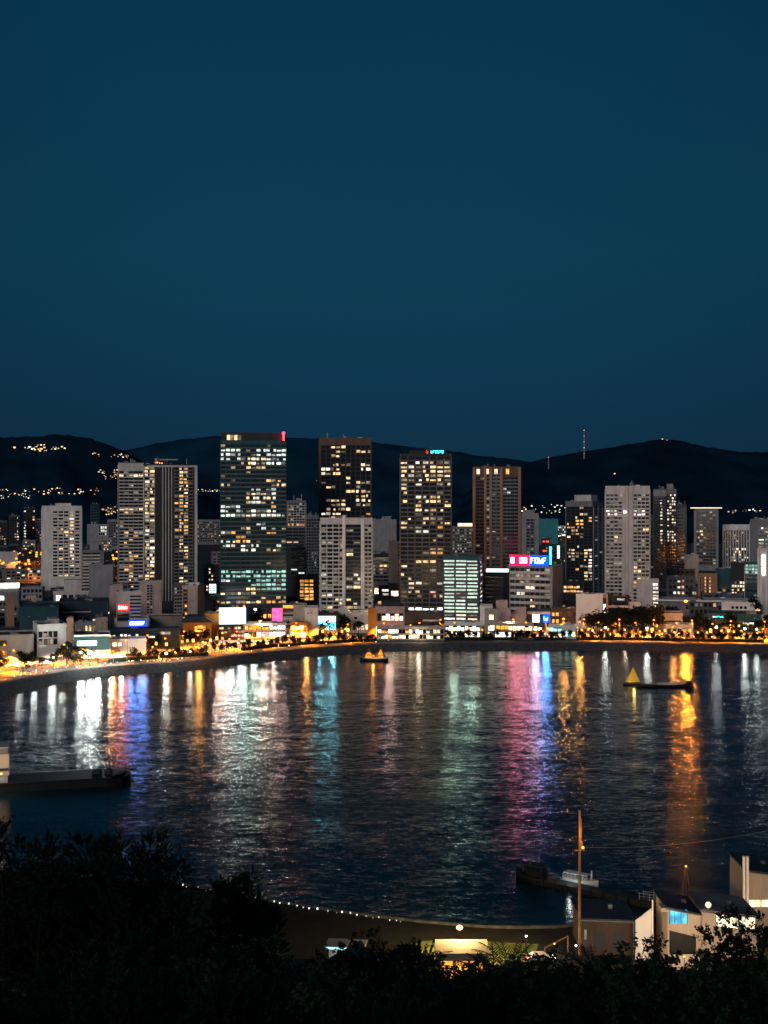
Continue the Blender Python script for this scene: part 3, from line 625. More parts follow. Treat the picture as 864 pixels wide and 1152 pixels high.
# --- left part of the city
B('apartment_tower', 'far dark tower with one lit window column west of the pale apartment tower', 'apartment tower', 10, 22, 580, 614, 'dim', zones=[Z(10.5,21.5,582,612,10,4,.4,.3,'dark',[(18,22,N,N,.8,'whitewin'),(N,N,N,N,.15,'faint')])])
B('apartment_tower', 'far dark tower with a pale lit cap and white window columns', 'apartment tower', 26, 40, 572, 613, 'navy', zones=[Z(26.5,39.5,574,612,12,4,.4,.3,'dark',[(28,31,N,N,.8,['whitewin','cool']),(37,40,N,N,.6,'warm')])])
B('apartment_tower', 'small far grey tower touching the pale apartment tower', 'apartment tower', 40, 47, 584, 613, 'mid', zones=[Z(40.5,46.5,585,611,8,3,.4,.3,'mid',[(N,N,N,N,.2,'faint')])])
B('apartment_tower', 'far squat tower with dim lit windows at the dark western edge', 'apartment tower', -8, 8, 586, 616, 'dim', zones=[Z(-7,7,588,614,9,5,.4,.3,'dark',[(N,N,N,N,.3,['faint','warm'])])])
B('office_tower', 'thin blue-black tower between the pale apartment tower and the twin tower', 'office tower', 102, 112, 567, 602, 'navy', zones=[Z(102.5,111.5,568,600,10,3,.4,.2,'teal',[(N,N,N,N,.12,'faintcool')])])
B('office_building', 'small white flat block with a lit end under the thin blue-black tower', 'building', 98, 121, 590, 606, 'grey', zones=[Z(111,120,592,603,3,4,.2,.2,'pale',[(N,N,N,N,.8,'cool')])], auto=False)
B('apartment_tower', 'ribbed grey block touching the banded wing of the twin tower', 'apartment tower', 121, 134, 585, 618, 'grey', zones=[Z(122,133,587,615,9,4,.4,.3,'mid',[(N,N,N,N,.15,'faint')])])
B('apartment_building', 'wide far grey housing slab flecked with dim windows', 'housing block', 221, 250, 585, 612, 'mid', zones=[Z(222,249,587,610,9,14,.35,.3,'mid',[(N,N,N,N,.28,'faint')])])
B('office_building', 'grey banded office with a boxy roof room behind the big blank slab', 'office block', 92, 117, 620, 668, 'mid', zones=[Z(93,113,622,665,12,2,.5,.02,'pale',[(N,N,N,N,.05,'faint')],slab=.3)], plant=[(101,111,610,'grey')])
B('apartment_building', 'large blank grey slab wall beside the banded office', 'building', 100, 127, 637, 683, 'grey', auto=False)
B('shopping_centre', 'white podium with a curved roof at the foot of the pale apartment tower', 'podium building', 60, 100, 666, 681, 'pale', zones=[Z(62,98,669,679,1,5,.3,.3,'pale',[(62,69,N,N,1,'shopwhite'),(93,98,N,N,1,'shopwhite')])], plant=[(72,92,653,'pale')], auto=False)
B('industrial_building', 'long flat pale-roofed shed above the orange lit streets', 'shed', -10, 20, 622, 640, 'pale', auto=False)
B('station_canopy', 'building under a bright bluish white canopy at the western edge', 'station', -12, 21, 662, 700, 'mid', d=20, zones=[Z(-8,12,670,676,1,3,.1,.1,'pale',[(N,N,N,N,1,'shopwhite')]),Z(-8,14,678,696,4,4,.4,.2,'brick',[(N,N,N,N,.3,'faint')])],
  extra=lambda I: (lambda mb: (mb.box(-I['w']/2-1, I['w']/2+.5, -1.2, 2, I['h']+.2, I['h']+3.4, 'shopwhite'), mb.build('canopy_light', None, I['T'])))(MB()))
B('apartment_building', 'slim brown-sided block beside the bright canopied building', 'building', 6, 16, 672, 706, 'brick', auto=False)
B('house', 'small pinkish house among dark roofs west of the podium', 'house', 29, 41, 672, 684, 'pink', zones=[Z(30,38,673.5,682,2,3,.4,.3,'pink',[(N,N,N,N,.3,'faint')])], auto=False)
B('house', 'small grey tank-roofed building behind the bright canopy', 'building', 6, 21, 653, 668, 'grey', auto=False)
B('hall', 'wide dark teal-roofed hall west of the perforated white wall', 'hall', 22, 66, 684, 712, 'teal', d=40, auto=False)
B('hall', 'wide dark roofed hall with thin pale ledges behind the amber windowed house', 'hall', 66, 122, 678, 706, 'navy', d=34, zones=[Z(70,102,686,689,1,1,.5,.01,'pale',[]),Z(82,104,694,703,1,2,.4,.1,'grey',[])], auto=False)
B('museum', 'white block with a perforated window screen facing the bay', 'museum', 37, 75, 704, 741, 'bright', d=22, yaw=7, zones=[Z(39.5,65,710,726,2,4,.12,.14,'bright',[(N,N,N,N,.35,'faint')])], plant=[(58,68,698,'pale')], auto=False)
B('museum', 'long plain beige wall block west of the perforated white block', 'building', -6, 38, 716, 742, 'beige', d=24, zones=[Z(0,7,720,726,1,1,.1,.1,'navy',[])], auto=False)
B('monument_tower', 'slim brick fin tower lit amber from its foot', 'fin tower', 75.5, 82.5, 697, 741, 'brick', d=10, auto=False)
B('house', 'pale house with bright amber windows and a grey annex', 'house', 84, 108, 702, 716, 'grey', zones=[Z(85.5,91.5,707,713,1,1,.05,.05,'grey',[(N,N,N,N,1,'warm')]),Z(96,107,703.5,711,1,5,.1,.12,'grey',[(N,N,N,N,1,'warm')])], auto=False)
B('apartment_building', 'plain beige block east of the amber windowed house', 'building', 107, 121, 697, 717, 'beige', auto=False)
B('aquarium_building', 'dark green block with a bright strip window over a white base', 'building', 83, 124, 716, 742, 'bright', d=20, zones=[Z(83.2,123.8,716.3,731,1,1,.99,0,'teal',[],proud=1.2)], auto=False,
  extra=lambda I: [ (lambda mb: (mb.box(*I['fx']('F', I['U']('F',87+k_*5.6), I['U']('F',92+k_*5.6), I['V'](726), I['V'](720.5), 1.2, 1.3), 'shopwhite'), mb.build('window', None, I['T'])))(MB()) for k_ in range(4)] + [ (lambda mb: (mb.box(*I['fx']('F', I['U']('F',a), I['U']('F',a+5), I['V'](740.5), I['V'](734), .05, .2), 'lampwhite' if a == 98 else 'shopwhite'), mb.build('floodlight', None, I['T'])))(MB()) for a in (97, 104)])
B('apartment_building', 'pinkish block at the head of the banded building with the red sign', 'building', 123, 138, 660, 696, 'pink', d=16, auto=False)
B('office_building', 'white banded block carrying a glowing red sign', 'office block', 131, 159, 667, 701, 'pale', Y=692, d=12, lights=[(137,683,(1,.08,.02),5000)], zones=[Z(146,158.5,670,697,7,1,.5,.02,'pale',[]),Z(132,145,690,699,2,1,.3,.02,'dim',[])], signs=[S(132.5,144.5,680,686.5,'signred',['letter']*4,4,.5)], auto=False)
B('apartment_building', 'white-pink block with a dark ladder of windows at the foot of the twin tower', 'apartment building', 157, 182, 655, 697, 'pink', zones=[Z(165,172,658,694,12,2,.35,.25,'pink',[(N,N,N,N,.15,'faint')])], auto=False)
B('restaurant_building', 'white low block behind the dark sloping-roofed centre', 'building', 129, 168, 697, 712, 'pale', d=18, auto=False)
B('shopping_centre', 'dark low centre with small white windows under a blue neon sign', 'building', 122, 203, 709, 731, 'navy', d=11, lights=[(148,700,(.03,.24,1),4200),(160,700,(.04,.28,1),4200)], signs=[S(144.5,164.5,697.5,704.5,'signblue',['letter']*6,6,.5)], zones=[Z(126,156,713,716,1,7,.1,.3,'navy',[(N,N,N,N,.75,'whitewin')]),Z(166,175,715.5,718,1,1,.05,.02,'navy',[(N,N,N,N,1,'shop')]),Z(181,192,711,714.5,1,1,.05,.02,'navy',[(N,N,N,N,1,'whitewin')])], auto=False)
B('boathouse', 'low white building beneath the dark sloping-roofed centre', 'building', 117, 164, 720.5, 738, 'bright', d=12, zones=[Z(126,138,722,728,1,2,.1,.1,'beige',[(N,N,N,N,.9,'whitewin')])], auto=False)
B('department_store', 'long low beige roofline washed orange behind the dark centre', 'building', 163, 206, 695, 709, 'beige', auto=False)
B('apartment_building', 'slim dark balconied block beside the orange-lit apartment slab', 'apartment building', 195.5, 206, 659, 704, 'dim', zones=[Z(196,205,661,700,10,3,.35,.2,'grey',[(N,N,N,N,.1,'faint')],slab=.4)], auto=False)
B('apartment_building', 'orange-lit apartment slab with a zigzag stair of windows', 'apartment building', 205, 230, 660, 706, 'pink', d=18, yaw=-14, zones=[Z(206,211,663,702,9,1,.4,.1,'brick',[(N,N,N,N,.4,'amber')])], auto=False)
B('apartment_building', 'small apartment block with warm windows behind the pink brick building', 'apartment building', 227, 241, 636, 668, 'beige', zones=[Z(229,240,639,666,7,4,.35,.25,'beige',[(N,N,N,N,.35,'warm')])], auto=False)
B('apartment_building', 'pink brick building beside the white billboard', 'building', 236, 258, 672, 700, 'pink', zones=[Z(239,256,675,690,3,4,.4,.25,'pink',[(N,N,N,N,.3,'amber')])], signs=[S(235.5,243,657,667,'screen','signblue',2,.4)], auto=False)
B('department_store', 'orange floodlit store with one large glowing window', 'store', 206, 238, 702, 722, 'orange', d=16, zones=[Z(219,231.5,703.5,711.5,2,4,.06,.06,'orange',[(N,N,N,N,1,'shopamber')])], auto=False,
  extra=lambda I: (lambda mb: (mb.ext([(-I['w']/2-1, I['h']+.9), (I['w']/2+1, I['h']+.9), (I['w']/4, I['h']+4.2), (-I['w']/3, I['h']+4.2)], -1, I['d'], 'navy'), mb.build('hipped_roof', None, I['T'])))(MB()))
B('department_store', 'orange floodlit plain block between the orange store and the white billboard', 'store', 230, 249, 692, 719, 'orange', d=14, auto=False)
B('office_building', 'dark shop building carrying a large white billboard', 'shop building', 246, 277, 702.5, 720, 'dark', d=14, lights=[(248,692,(1,.66,.50),6500),(260,690,(.98,.88,.78),6500),(273,692,(.72,1,.88),6500)], zones=[Z(248,275,705,718,3,7,.3,.2,'brown',[(N,N,N,N,.45,['faint','warm','pinkwin'])])], signs=[S(246.5,276.5,683.5,702,'screen',N,0,.8)], auto=False)
B('shop_building', 'dark shop block with scattered square lit windows between billboard and pink screen', 'shop building', 277, 307, 682, 706, 'dark', d=14, zones=[Z(279,306,684,704,3,5,.25,.3,'navy',[(284,292,683,692,.9,'shopwhite'),(292,306,690,698,.9,'shopamber'),(282,290,697,704,.9,'shoppink'),(N,N,N,N,.1,'warm')])], auto=False)
B('shop_building', 'narrow block with a tall pink video screen', 'shop building', 305, 320, 682.5, 706, 'dark', d=12, lights=[(312,692,(1,.42,.42),6000)], signs=[S(306,318,684,702,'screenpink',N,0,.6)], auto=False)
B('shop_building', 'block with white floor bands and an orange rooftop strip by the pink screen', 'shop building', 317, 333, 680, 706, 'dim', d=14, zones=[Z(318,332,687,703,4,1,.45,.02,'pale',[(N,N,N,N,.3,'faint')]),Z(318,331,680.5,685,1,1,.1,.02,'brick',[(N,N,N,N,1,'shopamber')])], auto=False)
B('shopping_mall', 'long two-storey glowing arcade of orange and white shopfronts', 'shopping arcade', 274, 322, 703, 720, 'pale', d=12, lights=[(286,702,(.7,1,.84),4500),(297,702,(1,.84,.7),4500),(308,702,(1,.66,.56),4500),(319,704,(1,.6,.5),3000)], zones=[Z(275,303,704,709,1,6,.1,.05,'orange',[(N,N,N,N,1,'shopamber')]),Z(303,321,703.5,709,1,4,.1,.05,'pale',[(N,N,N,N,1,'screen')]),Z(275,321,710.5,718,1,10,.15,.08,'pale',[(N,N,N,N,.9,['shopwhite','shop','shoppink'])])], auto=False)
B('office_building', 'plain grey-beige office wall behind the orange corner shop', 'office block', 330, 345, 682, 714, 'beige', d=16, auto=False)
B('office_building', 'plain white wall block between the orange corner shop and the cyan screen', 'office block', 343, 358, 685, 717, 'white', d=16, auto=False)
B('shop_building', 'orange corner shop with a bright glazed front', 'shop', 326, 345, 702, 719, 'orange', d=10, zones=[Z(327,342,703.5,709,1,3,.1,.1,'orange',[(N,N,N,N,1,'shop')]),Z(327,344,710.5,718,1,5,.1,.1,'orange',[(N,N,N,N,1,['shopamber','shop'])])], auto=False)
B('shop_building', 'dark block carrying a big cyan and white video screen', 'shop building', 355, 380, 691, 716, 'dark', d=12, lights=[(361,700,(.16,.72,.9),4500),(373,700,(.16,.7,.85),4500)], signs=[S(357,377.5,693,699.5,'screen',N,0,.8),S(357,377.5,699.6,708.5,'screencyan',N,0,.8)], auto=False)
B('townhouse', 'pale house with a stepped gable and small dark windows', 'house', 378, 417, 691, 714, 'pale', d=16, zones=[Z(388,392,694,697,1,1,.1,.1,'pale',[]),Z(398,402,694,697,1,1,.1,.1,'pale',[]),Z(386,415,702,712,1,6,.3,.3,'pale',[(N,N,N,N,.5,['warm','shop'])])], auto=False,
  extra=lambda I: (lambda mb: (mb.ext([(-I['w']/2, I['h']), (-I['w']/2+9, I['h']), (-I['w']/2+7, I['h']+2.5), (-I['w']/2+4.5, I['h']+5), (-I['w']/2+2, I['h']+3)], 0.2, 10, 'pale'), mb.build('gable', None, I['T'])))(MB()))
B('shop_building', 'narrow orange floodlit wall block beside the mall', 'shop', 414, 424, 687, 719, 'orange', d=10, auto=False)
B('shopping_mall', 'bayside mall with pink lit upper floor and bright ground floor', 'mall', 422, 455, 684, 719, 'pink', d=20, lights=[(438,700,(1,.6,.5),3500)], zones=[Z(424,454,690,701,1,6,.2,.1,'pink',[(N,N,N,N,.75,['shoppink','shop'])]),Z(423,454,704,717,1,6,.15,.08,'beige',[(N,N,N,N,.9,['shop','shopwhite'])])], auto=False, plant=[(429,451,678,'dark')])
B('shopping_mall', 'dark podium with a thin white canopy at the foot of the brown gridded tower', 'podium building', 453, 498, 690, 712, 'dark', d=14, zones=[Z(455,496,706,711,1,8,.1,.1,'dark',[(N,N,N,N,.8,['shopwhite','shop'])])], auto=False,
  extra=lambda I: (lambda mb: (mb.box(-I['w']/2+12, I['w']/2-2, -3, 0, I['h']*.62, I['h']*.62+.8, 'pale'), mb.build('canopy', None, I['T'])))(MB()))
B('market_hall', 'low bright market hall with cream awnings beside the dark podium', 'market hall', 424, 500, 707, 722, 'beige', d=8, zones=[Z(425,499,708,720,2,19,.22,.14,'beige',[(N,N,N,N,.8,['shop','shop','shopwhite','shopamber','whitewin'])])], auto=False)
B('lobby_pavilion', 'brilliantly lit white lobby pavilion before the greenish glass block', 'pavilion', 500, 541, 702, 719, 'bright', d=10, zones=[Z(501,540,704,718,2,9,.15,.07,'bright',[(N,N,N,N,.95,['shopwhite','shop'])])], auto=False)
B('apartment_building', 'tall pale box beside the lobby pavilion', 'building', 540, 554, 683, 712, 'pale', d=14, auto=False)
B('shop_building', 'beige box with two bright square windows', 'shop', 545, 561, 688, 719, 'beige', d=10, zones=[Z(550,556,691,698,1,1,.05,.05,'beige',[(N,N,N,N,1,'shop')]),Z(549,557,703,710,1,1,.05,.05,'beige',[(N,N,N,N,1,'shopwhite')])], auto=False)
B('apartment_building', 'plain white-pink box with flat roof between lit shops', 'building', 558, 571, 678, 710, 'pink', d=12, auto=False)
B('shop_building', 'slim cream box beside the amber shop row', 'building', 564, 574, 687, 715, 'pink', d=10, auto=False)
B('townhouse', 'cream stepped-wall house in front of the crimson sign block', 'house', 575, 592, 692, 714, 'beige', d=12, zones=[Z(576,580,697,702,1,1,.1,.1,'beige',[(N,N,N,N,1,'shop')])], plant=[(581,592,684,'pink')], auto=False)
B('shop_building', 'white-framed building with one white and one blue glowing screen', 'shop building', 592, 620, 687, 712, 'navy', d=12, lights=[(603,696,(1,.6,.6),3500),(614,695,(.06,.32,1),8000)], signs=[S(599,607,691,700,'screen',N,0,.6),S(611,618.5,691,700,'signblue','screencyan',1,.6)], zones=[Z(593,619,688,691,1,1,.99,0,'pale',[]),Z(600,610,704.5,710,1,2,.1,.2,'navy',[(N,N,N,N,1,'shop')])], auto=False)
B('shopping_mall', 'amber shop row with a long white glowing front below the stepped-wall house', 'shop row', 557, 600, 703, 720, 'beige', d=8, zones=[Z(558,572,703.5,709,1,3,.1,.05,'orange',[(N,N,N,N,1,'shopamber')]),Z(572,599,704,710,1,6,.1,.06,'beige',[(N,N,N,N,1,['shop'])]),Z(556,575,711,718,1,5,.1,.06,'beige',[(N,N,N,N,1,'shopwhite')]),Z(576,598,712,718,1,6,.1,.3,'brown',[(N,N,N,N,.6,'shopamber')])], auto=False)
B('ferry_terminal', 'low pavilion with mint green lit fascia beside the amber plaza', 'pavilion', 617, 648, 705, 720, 'bright', d=9, zones=[Z(618,632,706,711,1,3,.1,.05,'bright',[(N,N,N,N,1,'lettergreen')]),Z(633,647,710,717,1,4,.1,.05,'bright',[(N,N,N,N,1,['lettergreen','shop'])]),Z(600,632,713,718,1,6,.1,.15,'bright',[(N,N,N,N,.8,'shop')])], auto=False)

# dim low blocks that fill the plain; nothing tells those of one patch apart
def fill(n, x0, x1, y0, y1, cat_label, group, seed, hmax=22, amber=.15):
    r = random.Random(seed)
    for i in range(n):
        px = r.uniform(x0, x1); yb = r.uniform(y0, y1); Y = wY(yb); wpx = r.uniform(14, 34) / Y * 1400 ; hp = r.uniform(6, hmax) / Y * 1400
        wall = r.choice(['mid', 'dim', 'dim', 'grey', 'dark', 'brown']); rows = max(1, int(hp * Y / 1400 / 3.6)); cols = r.randint(3, 6)
        B('low_rise_building', cat_label, 'building', px - wpx/2, px + wpx/2, yb - hp, yb, wall, zones=[Z(px-wpx*.45, px+wpx*.45, yb-hp*.92, yb-hp*.05, rows, cols, .4, .3, wall, [(N,N,N,N,amber,['warm','faint','amber','faint','whitewin'])])], group=group, auto=False, yaw=r.uniform(-12, 12))
fill(26, -30, 135, 612, 655, 'dim low block with a few lit windows on the plain west of the twin tower', 'low blocks on the western plain', 1, amber=.22)
fill(14, 222, 360, 608, 660, 'dim low block with few lit windows around the foot of the beaconed office tower', 'low blocks by the beaconed tower', 2)
fill(16, 405, 540, 612, 665, 'dim low block with few lit windows behind the brown gridded sign tower', 'low blocks behind the sign tower', 3)
fill(26, 585, 870, 608, 672, 'dim low block with few lit windows on the plain around the eastern towers', 'low blocks on the eastern plain', 4)
fill(14, -20, 130, 672, 712, 'dark low roofed block among the halls in the western quarter', 'dark low roofs of the western quarter', 5, 12, .3)
fill(10, 720, 870, 676, 700, 'dark low block near the long white-roofed hall', 'dark low blocks by the long hall', 6, 12, .3)
fill(12, 240, 640, 672, 695, 'dark low block tucked between the bayside towers', 'dark low blocks between the bayside towers', 8, 14, .35)

# ------------------------------------------------------------ street lamps, cars, trees on the far shore
def lamp_proto(name, label, cat, group, glowm, col, watts, hgt=9.0, r=.55, arm=1.8):
    T = thing(name, label, cat, (0,0,0), 0, group)
    mb = MB(); mb.tube((0,0,0), (0,0,hgt), .14, .09, 8); mb.tube((0,0,0), (0,0,.6), .25, .2, 8)
    if arm: mb.tube((0,0,hgt), (0,-arm,hgt+.35), .08, .06, 6)
    mb.build('pole', 'darkmetal', T)
    l = MB(); l.ball((0,-arm,hgt+.1 if arm else hgt+r), r, 10, 6, sz=.7); l.build('lamp_head', glowm, T)
    if watts and arm: spot(T, (0,-arm-.1,hgt-.8), col, watts, .4)
    elif watts: point(T, (0,0,hgt+r*2.6), col, watts * 1.5, .5)
    return T
AMB, WHT, WRM, SOD = (1,.40,.07), (.9,1,.93), (1,.74,.48), (1,.25,.012)
# road lamps
proto = None; NL = 0
for i in range(46):
    px = -20 + i * 20.5 + R.uniform(-3, 3); p = shore_at(px, 56 if i % 2 else 32); rz = shore_dir(px)
    if proto is None: proto = o = lamp_proto('street_lamp', 'amber street lamp on a tall pole along the bay road', 'street lamp', 'amber lamps along the bay road', 'lampamber', SOD, 150000)
    else: o = copy_tree(proto)
    o.location = (p.x, p.y, 3.14); o.rotation_euler = (0,0,rz + (0 if i % 2 else math.pi))
# globe lamps in front of the western trees
proto = None
for i in range(15):
    px = 128 + i * 9.2 + R.uniform(-2, 2); p = shore_at(px, 27 + R.uniform(-1.5,1.5))
    if proto is None: proto = o = lamp_proto('globe_lamp', 'amber globe lamp glowing among the trees by the western promenade', 'garden lamp', 'amber globe lamps by the western trees', 'lampamber', AMB, 260, 3.6, .5, 0)
    else: o = copy_tree(proto)
    o.location = (p.x, p.y, 3.02)
# single strong lamps; most make their own streak on the water
flood = [(22,24,'lampwhite',WHT,900,4,.7,'white lamp among the lit tents at the western end of the bay'),
 (60,22,'lampwhite',WHT,1200,5,.6,'white lamp below the perforated white museum block'),
 (101,20,'lampwhite',WHT,6000,5,1.8,'strong white floodlight before the dark green strip-windowed block'),
 (91,26,'lampwhite',WHT,5000,5,1.2,'added white floodlight widening the streak, west of the strong floodlight'),  # this lamp and the next are added to widen the white streak
 (110,24,'lampwhite',WHT,5000,5,1.2,'added white floodlight widening the streak, just east of the strong floodlight'),
 (127,24,'lampamber',AMB,2500,5,.9,'single amber lamp beneath the low white boathouse'),
 (187,16,'lampwhite',WHT,1500,3.5,.9,'white lamp on the promenade below the dark sloping-roofed centre'),
 (214,16,'lampwhite',WHT,500,3.5,.6,'small white lamp on the promenade near the orange store'),
 (224,17,'lampamber',AMB,2200,4.5,.9,'amber lamp on the promenade below the orange store'),
 (306,60,'lampwhite',WRM,2500,8,1.2,'bright white lamp in front of the glowing arcade'),
 (345,26,'lampamber',AMB,2500,5,.8,'amber lamp at the seawall before the orange corner shop'),
 (409,62,'lampwhite',WRM,15000,15,1.8,'dazzling white lamp beside the stepped-gable house'),
 (445,24,'lampamber',AMB,2200,5,.8,'amber lamp at the seawall before the mall'),
 (471,16,'lampwhite',WRM,1000,4,.7,'small white lamp at the seawall east of the moored lit boat'),
 (488,22,'lampwarm',WRM,1000,4,.7,'small pinkish lamp before the lobby pavilion'),
 (533,50,'lampwhite',WHT,2500,7,1.0,'white lamp beside the lobby pavilion'),
 (554,40,'lampwarm',WRM,2500,8,.9,'warm white lamp before the beige box with square windows'),
 (572,34,'lampwhite',WRM,3200,7,1.1,'brilliant white lamp before the amber shop row'),
 (634,50,'lampamber',AMB,5200,9,1.4,'large amber lamp beside the mint green pavilion'),
 (652,44,'lampamber',AMB,3800,8,1.0,'amber lamp at the corner of the big blank white wall'),
 (681,30,'lampwhite',WHT,900,6,1.0,'white lamp before the dark trees east of the blank white wall'),
 (703,30,'lampwhite',WRM,600,5,.6,'small white lamp between the dark round trees'),
 (728,30,'lampwhite',WHT,1100,6,1.0,'white lamp at the edge of the dark trees near the curved auditorium'),
 (757,40,'lampamber',AMB,2600,6,.9,'amber lamp under the canopy pavilion'),
 (771.5,60,'lampfiery',(1,.28,.02),30000,19,1.5,'tall fiery orange lamp standing over the canopy pavilion'),
 (806,40,'lampwhite',WHT,1000,6,1.1,'white lamp between the round trees below the cyan sign'),
 (838,34,'lampwhite',WHT,1200,6,1.2,'white lamp beneath the plain white box'),
 (851,34,'lampwhite',WHT,800,6,.9,'white lamp near the eastern end of the bay road')]
for i, (px, off, gm, col, wt, hg, r, lab) in enumerate(flood):
    p = shore_at(px, off); o = lamp_proto('flood_lamp', lab, 'lamp', None, gm, col, wt, hg, r*.62, 0); o.location = (p.x, p.y, 3.02)
# tiny lamps along both promenades
def bollard(label, group, glowm):
    T = thing('bollard_lamp', label, 'bollard lamp', (0,0,0), 0, group)
    mb = MB(); mb.tube((0,0,0), (0,0,.8), .10, .09, 6); mb.build('post', 'darkmetal', T)
    l = MB(); l.tube((0,0,.8), (0,0,1.3), .22, .22, 8); l.build('lamp_head', glowm, T); return T
pr = bollard('low white lamp bead along the seawall walk of the far shore', 'low lamps along the seawall walk', 'beadwhite')
for i in range(64):
    px = 2 + i*4.1 + R.uniform(-3.6, 3.6) if i < 50 else 255 + (i-50)*14; p = shore_at(px, 12.5 + R.uniform(0, 9))
    o = pr if i == 0 else copy_tree(pr); o.location = (p.x, p.y, 3.02); q = R.uniform(.5, 1.2); o.scale = (q, q, q)
pr = bollard('low amber lamp on the far kerb of the bay road', 'low amber lamps along the bay road kerb', 'beadamber')
for i in range(90):
    px = 120 + i*8.3 + R.uniform(-3, 3); p = shore_at(px, 60 + R.uniform(-2, 3))
    o = pr if i == 0 else copy_tree(pr); o.location = (p.x, p.y, 3.14); q = R.uniform(1.4, 3.2); o.scale = (q, q, q)

def car_proto(paint, label, group):
    T = thing('parked_car' if 'parked' in label else 'car', label, 'car', (0,0,0), 0, group)
    b = MB(); b.ext([(-2.2,.35),(2.2,.35),(2.25,.75),(1.3,.95),(.6,1.42),(-1.1,1.45),(-1.9,1.0),(-2.25,.9)], -.88, .88, paint); b.build('body', None, T)
    g = MB(); g.ext([(1.15,.97),(.58,1.36),(-1.05,1.38),(-1.7,1.0)], -.90, .90, 'glass'); g.build('windows', None, T); 
    for sx in (-1.4, 1.4):
        for sy in (-.8, .8):
            w_ = MB(); w_.tube((sx, sy-.1, .33), (sx, sy+.1, .33), .33, .33, 10); w_.build('wheel', 'rubber', T)
    for sy in (-.6, .6):
        l = MB(); l.box(2.2, 2.3, sy-.2, sy+.2, .6, .85); l.build('headlight', 'headlight', T)
        l = MB(); l.box(-2.3, -2.22, sy-.22, sy+.22, .65, .88); l.build('tail_light', 'taillight', T)
    return T
cp = [car_proto('carblack', 'black car with its lights on driving along the bay road', 'black cars on the bay road'), car_proto('carwhite', 'white car with its lights on driving along the bay road', 'white cars on the bay road')]
nc = 0; first = [True, True]
for i in range(44):
    px = -10 + i*20 + R.uniform(-7, 7); lane = R.choice([36.5, 41, 46.8, 51.5]); k_ = i % 2
    p = shore_at(px, lane); o = cp[k_] if first[k_] else copy_tree(cp[k_]); first[k_] = False
    o.location = (p.x, p.y, 3.02); o.rotation_euler = (0,0,shore_dir(px) + (0 if lane < 43 else math.pi))

# trees of the far shore: trunk and a crown of many leaf clumps
def crown_mesh(seed, r=3.2, n=420, leaf=.55, mat='leaf'):
    rr = random.Random(seed); mb = MB()
    lobes = [(rr.uniform(-1,1)*r*.55, rr.uniform(-1,1)*r*.55, rr.uniform(-.45,.6)*r, rr.uniform(.35,.6)*r) for _ in range(9)]
    for _ in range(n):
        lx, ly, lz, lr = rr.choice(lobes)
        d = Vector((rr.gauss(0,1), rr.gauss(0,1), rr.gauss(0,1))).normalized() * lr * rr.uniform(.55, 1.08)
        c = Vector((lx, ly, lz)) + d
        a = Vector((rr.gauss(0,1), rr.gauss(0,1), rr.gauss(0,1))).normalized(); b_ = a.orthogonal().normalized(); s = leaf * rr.uniform(.5, 1.2)
        mb.add([c-a*s, c-b_*s*.6, c+a*s, c+b_*s*.6], [(0,1,2,3)], mat)
    return mb
def shore_tree(seed, label, group, h=6.5, r=3.2):
    T = thing('round_tree', label, 'tree', (0,0,0), 0, group)
    t = MB(); t.tube((0,0,-.2), (.1,0,h*.55), .22, .14, 7)
    rr = random.Random(seed)
    for k_ in range(5): a = k_*1.3; t.tube((.1,0,h*.5), (math.cos(a)*r*.5, math.sin(a)*r*.5, h*.55+r*.45), .10, .04, 5)
    t.build('trunk', 'bark', T)
    c = crown_mesh(seed, r).build('crown', None, T); c.location = (0,0,h*.55+r*.55); return T
def tree_row(label, group, spots, seeds=(1,2,3), r=3.2, h=6.5):
    ps = {}
    for i, (px, off, sc) in enumerate(spots):
        k_ = seeds[i % len(seeds)]; p = shore_at(px, off)
        if k_ not in ps: ps[k_] = o = shore_tree(k_, label, group, h, r)
        else: o = copy_tree(ps[k_])
        o.location = (p.x, p.y, 3.0); o.rotation_euler = (0,0,R.uniform(0,6)); o.scale = (sc, sc, sc*R.uniform(.85,1.1))
rr = R
tree_row('dark bushy tree of the hedge between the bay road and the promenade', 'hedge trees between road and promenade', [(150+i*8.2+rr.uniform(-2,2), 24+rr.uniform(-2,2), rr.uniform(.5,.8)) for i in range(88)], (11,12,13,14))
tree_row('dark tree among the lit tents of the western waterfront', 'trees of the western waterfront', [(rr.uniform(-5,115), rr.uniform(22,62), rr.uniform(.6,1.1)) for i in range(26)], (21,22,23))
tree_row('dark leafy tree behind the amber globe lamps', 'trees behind the globe lamps', [(160+i*9+rr.uniform(-3,3), 62+rr.uniform(-3,3), rr.uniform(.8,1.2)) for i in range(9)], (31,32,33))
tree_row('dark round tree in the big clump east of the blank white wall', 'trees east of the blank white wall', [(660+i*6.5+rr.uniform(-2,2), 61+rr.uniform(-3,6), rr.uniform(1.5,2.3)) for i in range(13)], (41,42,43))
tree_row('dark round tree beside the canopy pavilion and the cyan signed block', 'trees beside the canopy pavilion', [(x_, 61+rr.uniform(-2,3), s_) for x_, s_ in ((783,1.3),(790,1.5),(797,1.2),(820,1.6),(827,1.4),(814,1.2),(855,1.2),(862,1.5),(846,.9))], (51,52,53))
tree_row('dark tree in front of the stepped-gable house', 'trees before the stepped-gable house', [(x_, 61+rr.uniform(-2,4), s_) for x_, s_ in ((362,1.0),(371,1.15),(379,1.3),(387,1.4),(395,1.1),(402,1.0))], (61,62))
tree_row('small dark tree before the market hall and the lobby pavilion', 'small trees before the market hall', [(466+i*6+rr.uniform(-2,2), 60, rr.uniform(.6,.9)) for i in range(16)], (71,72))
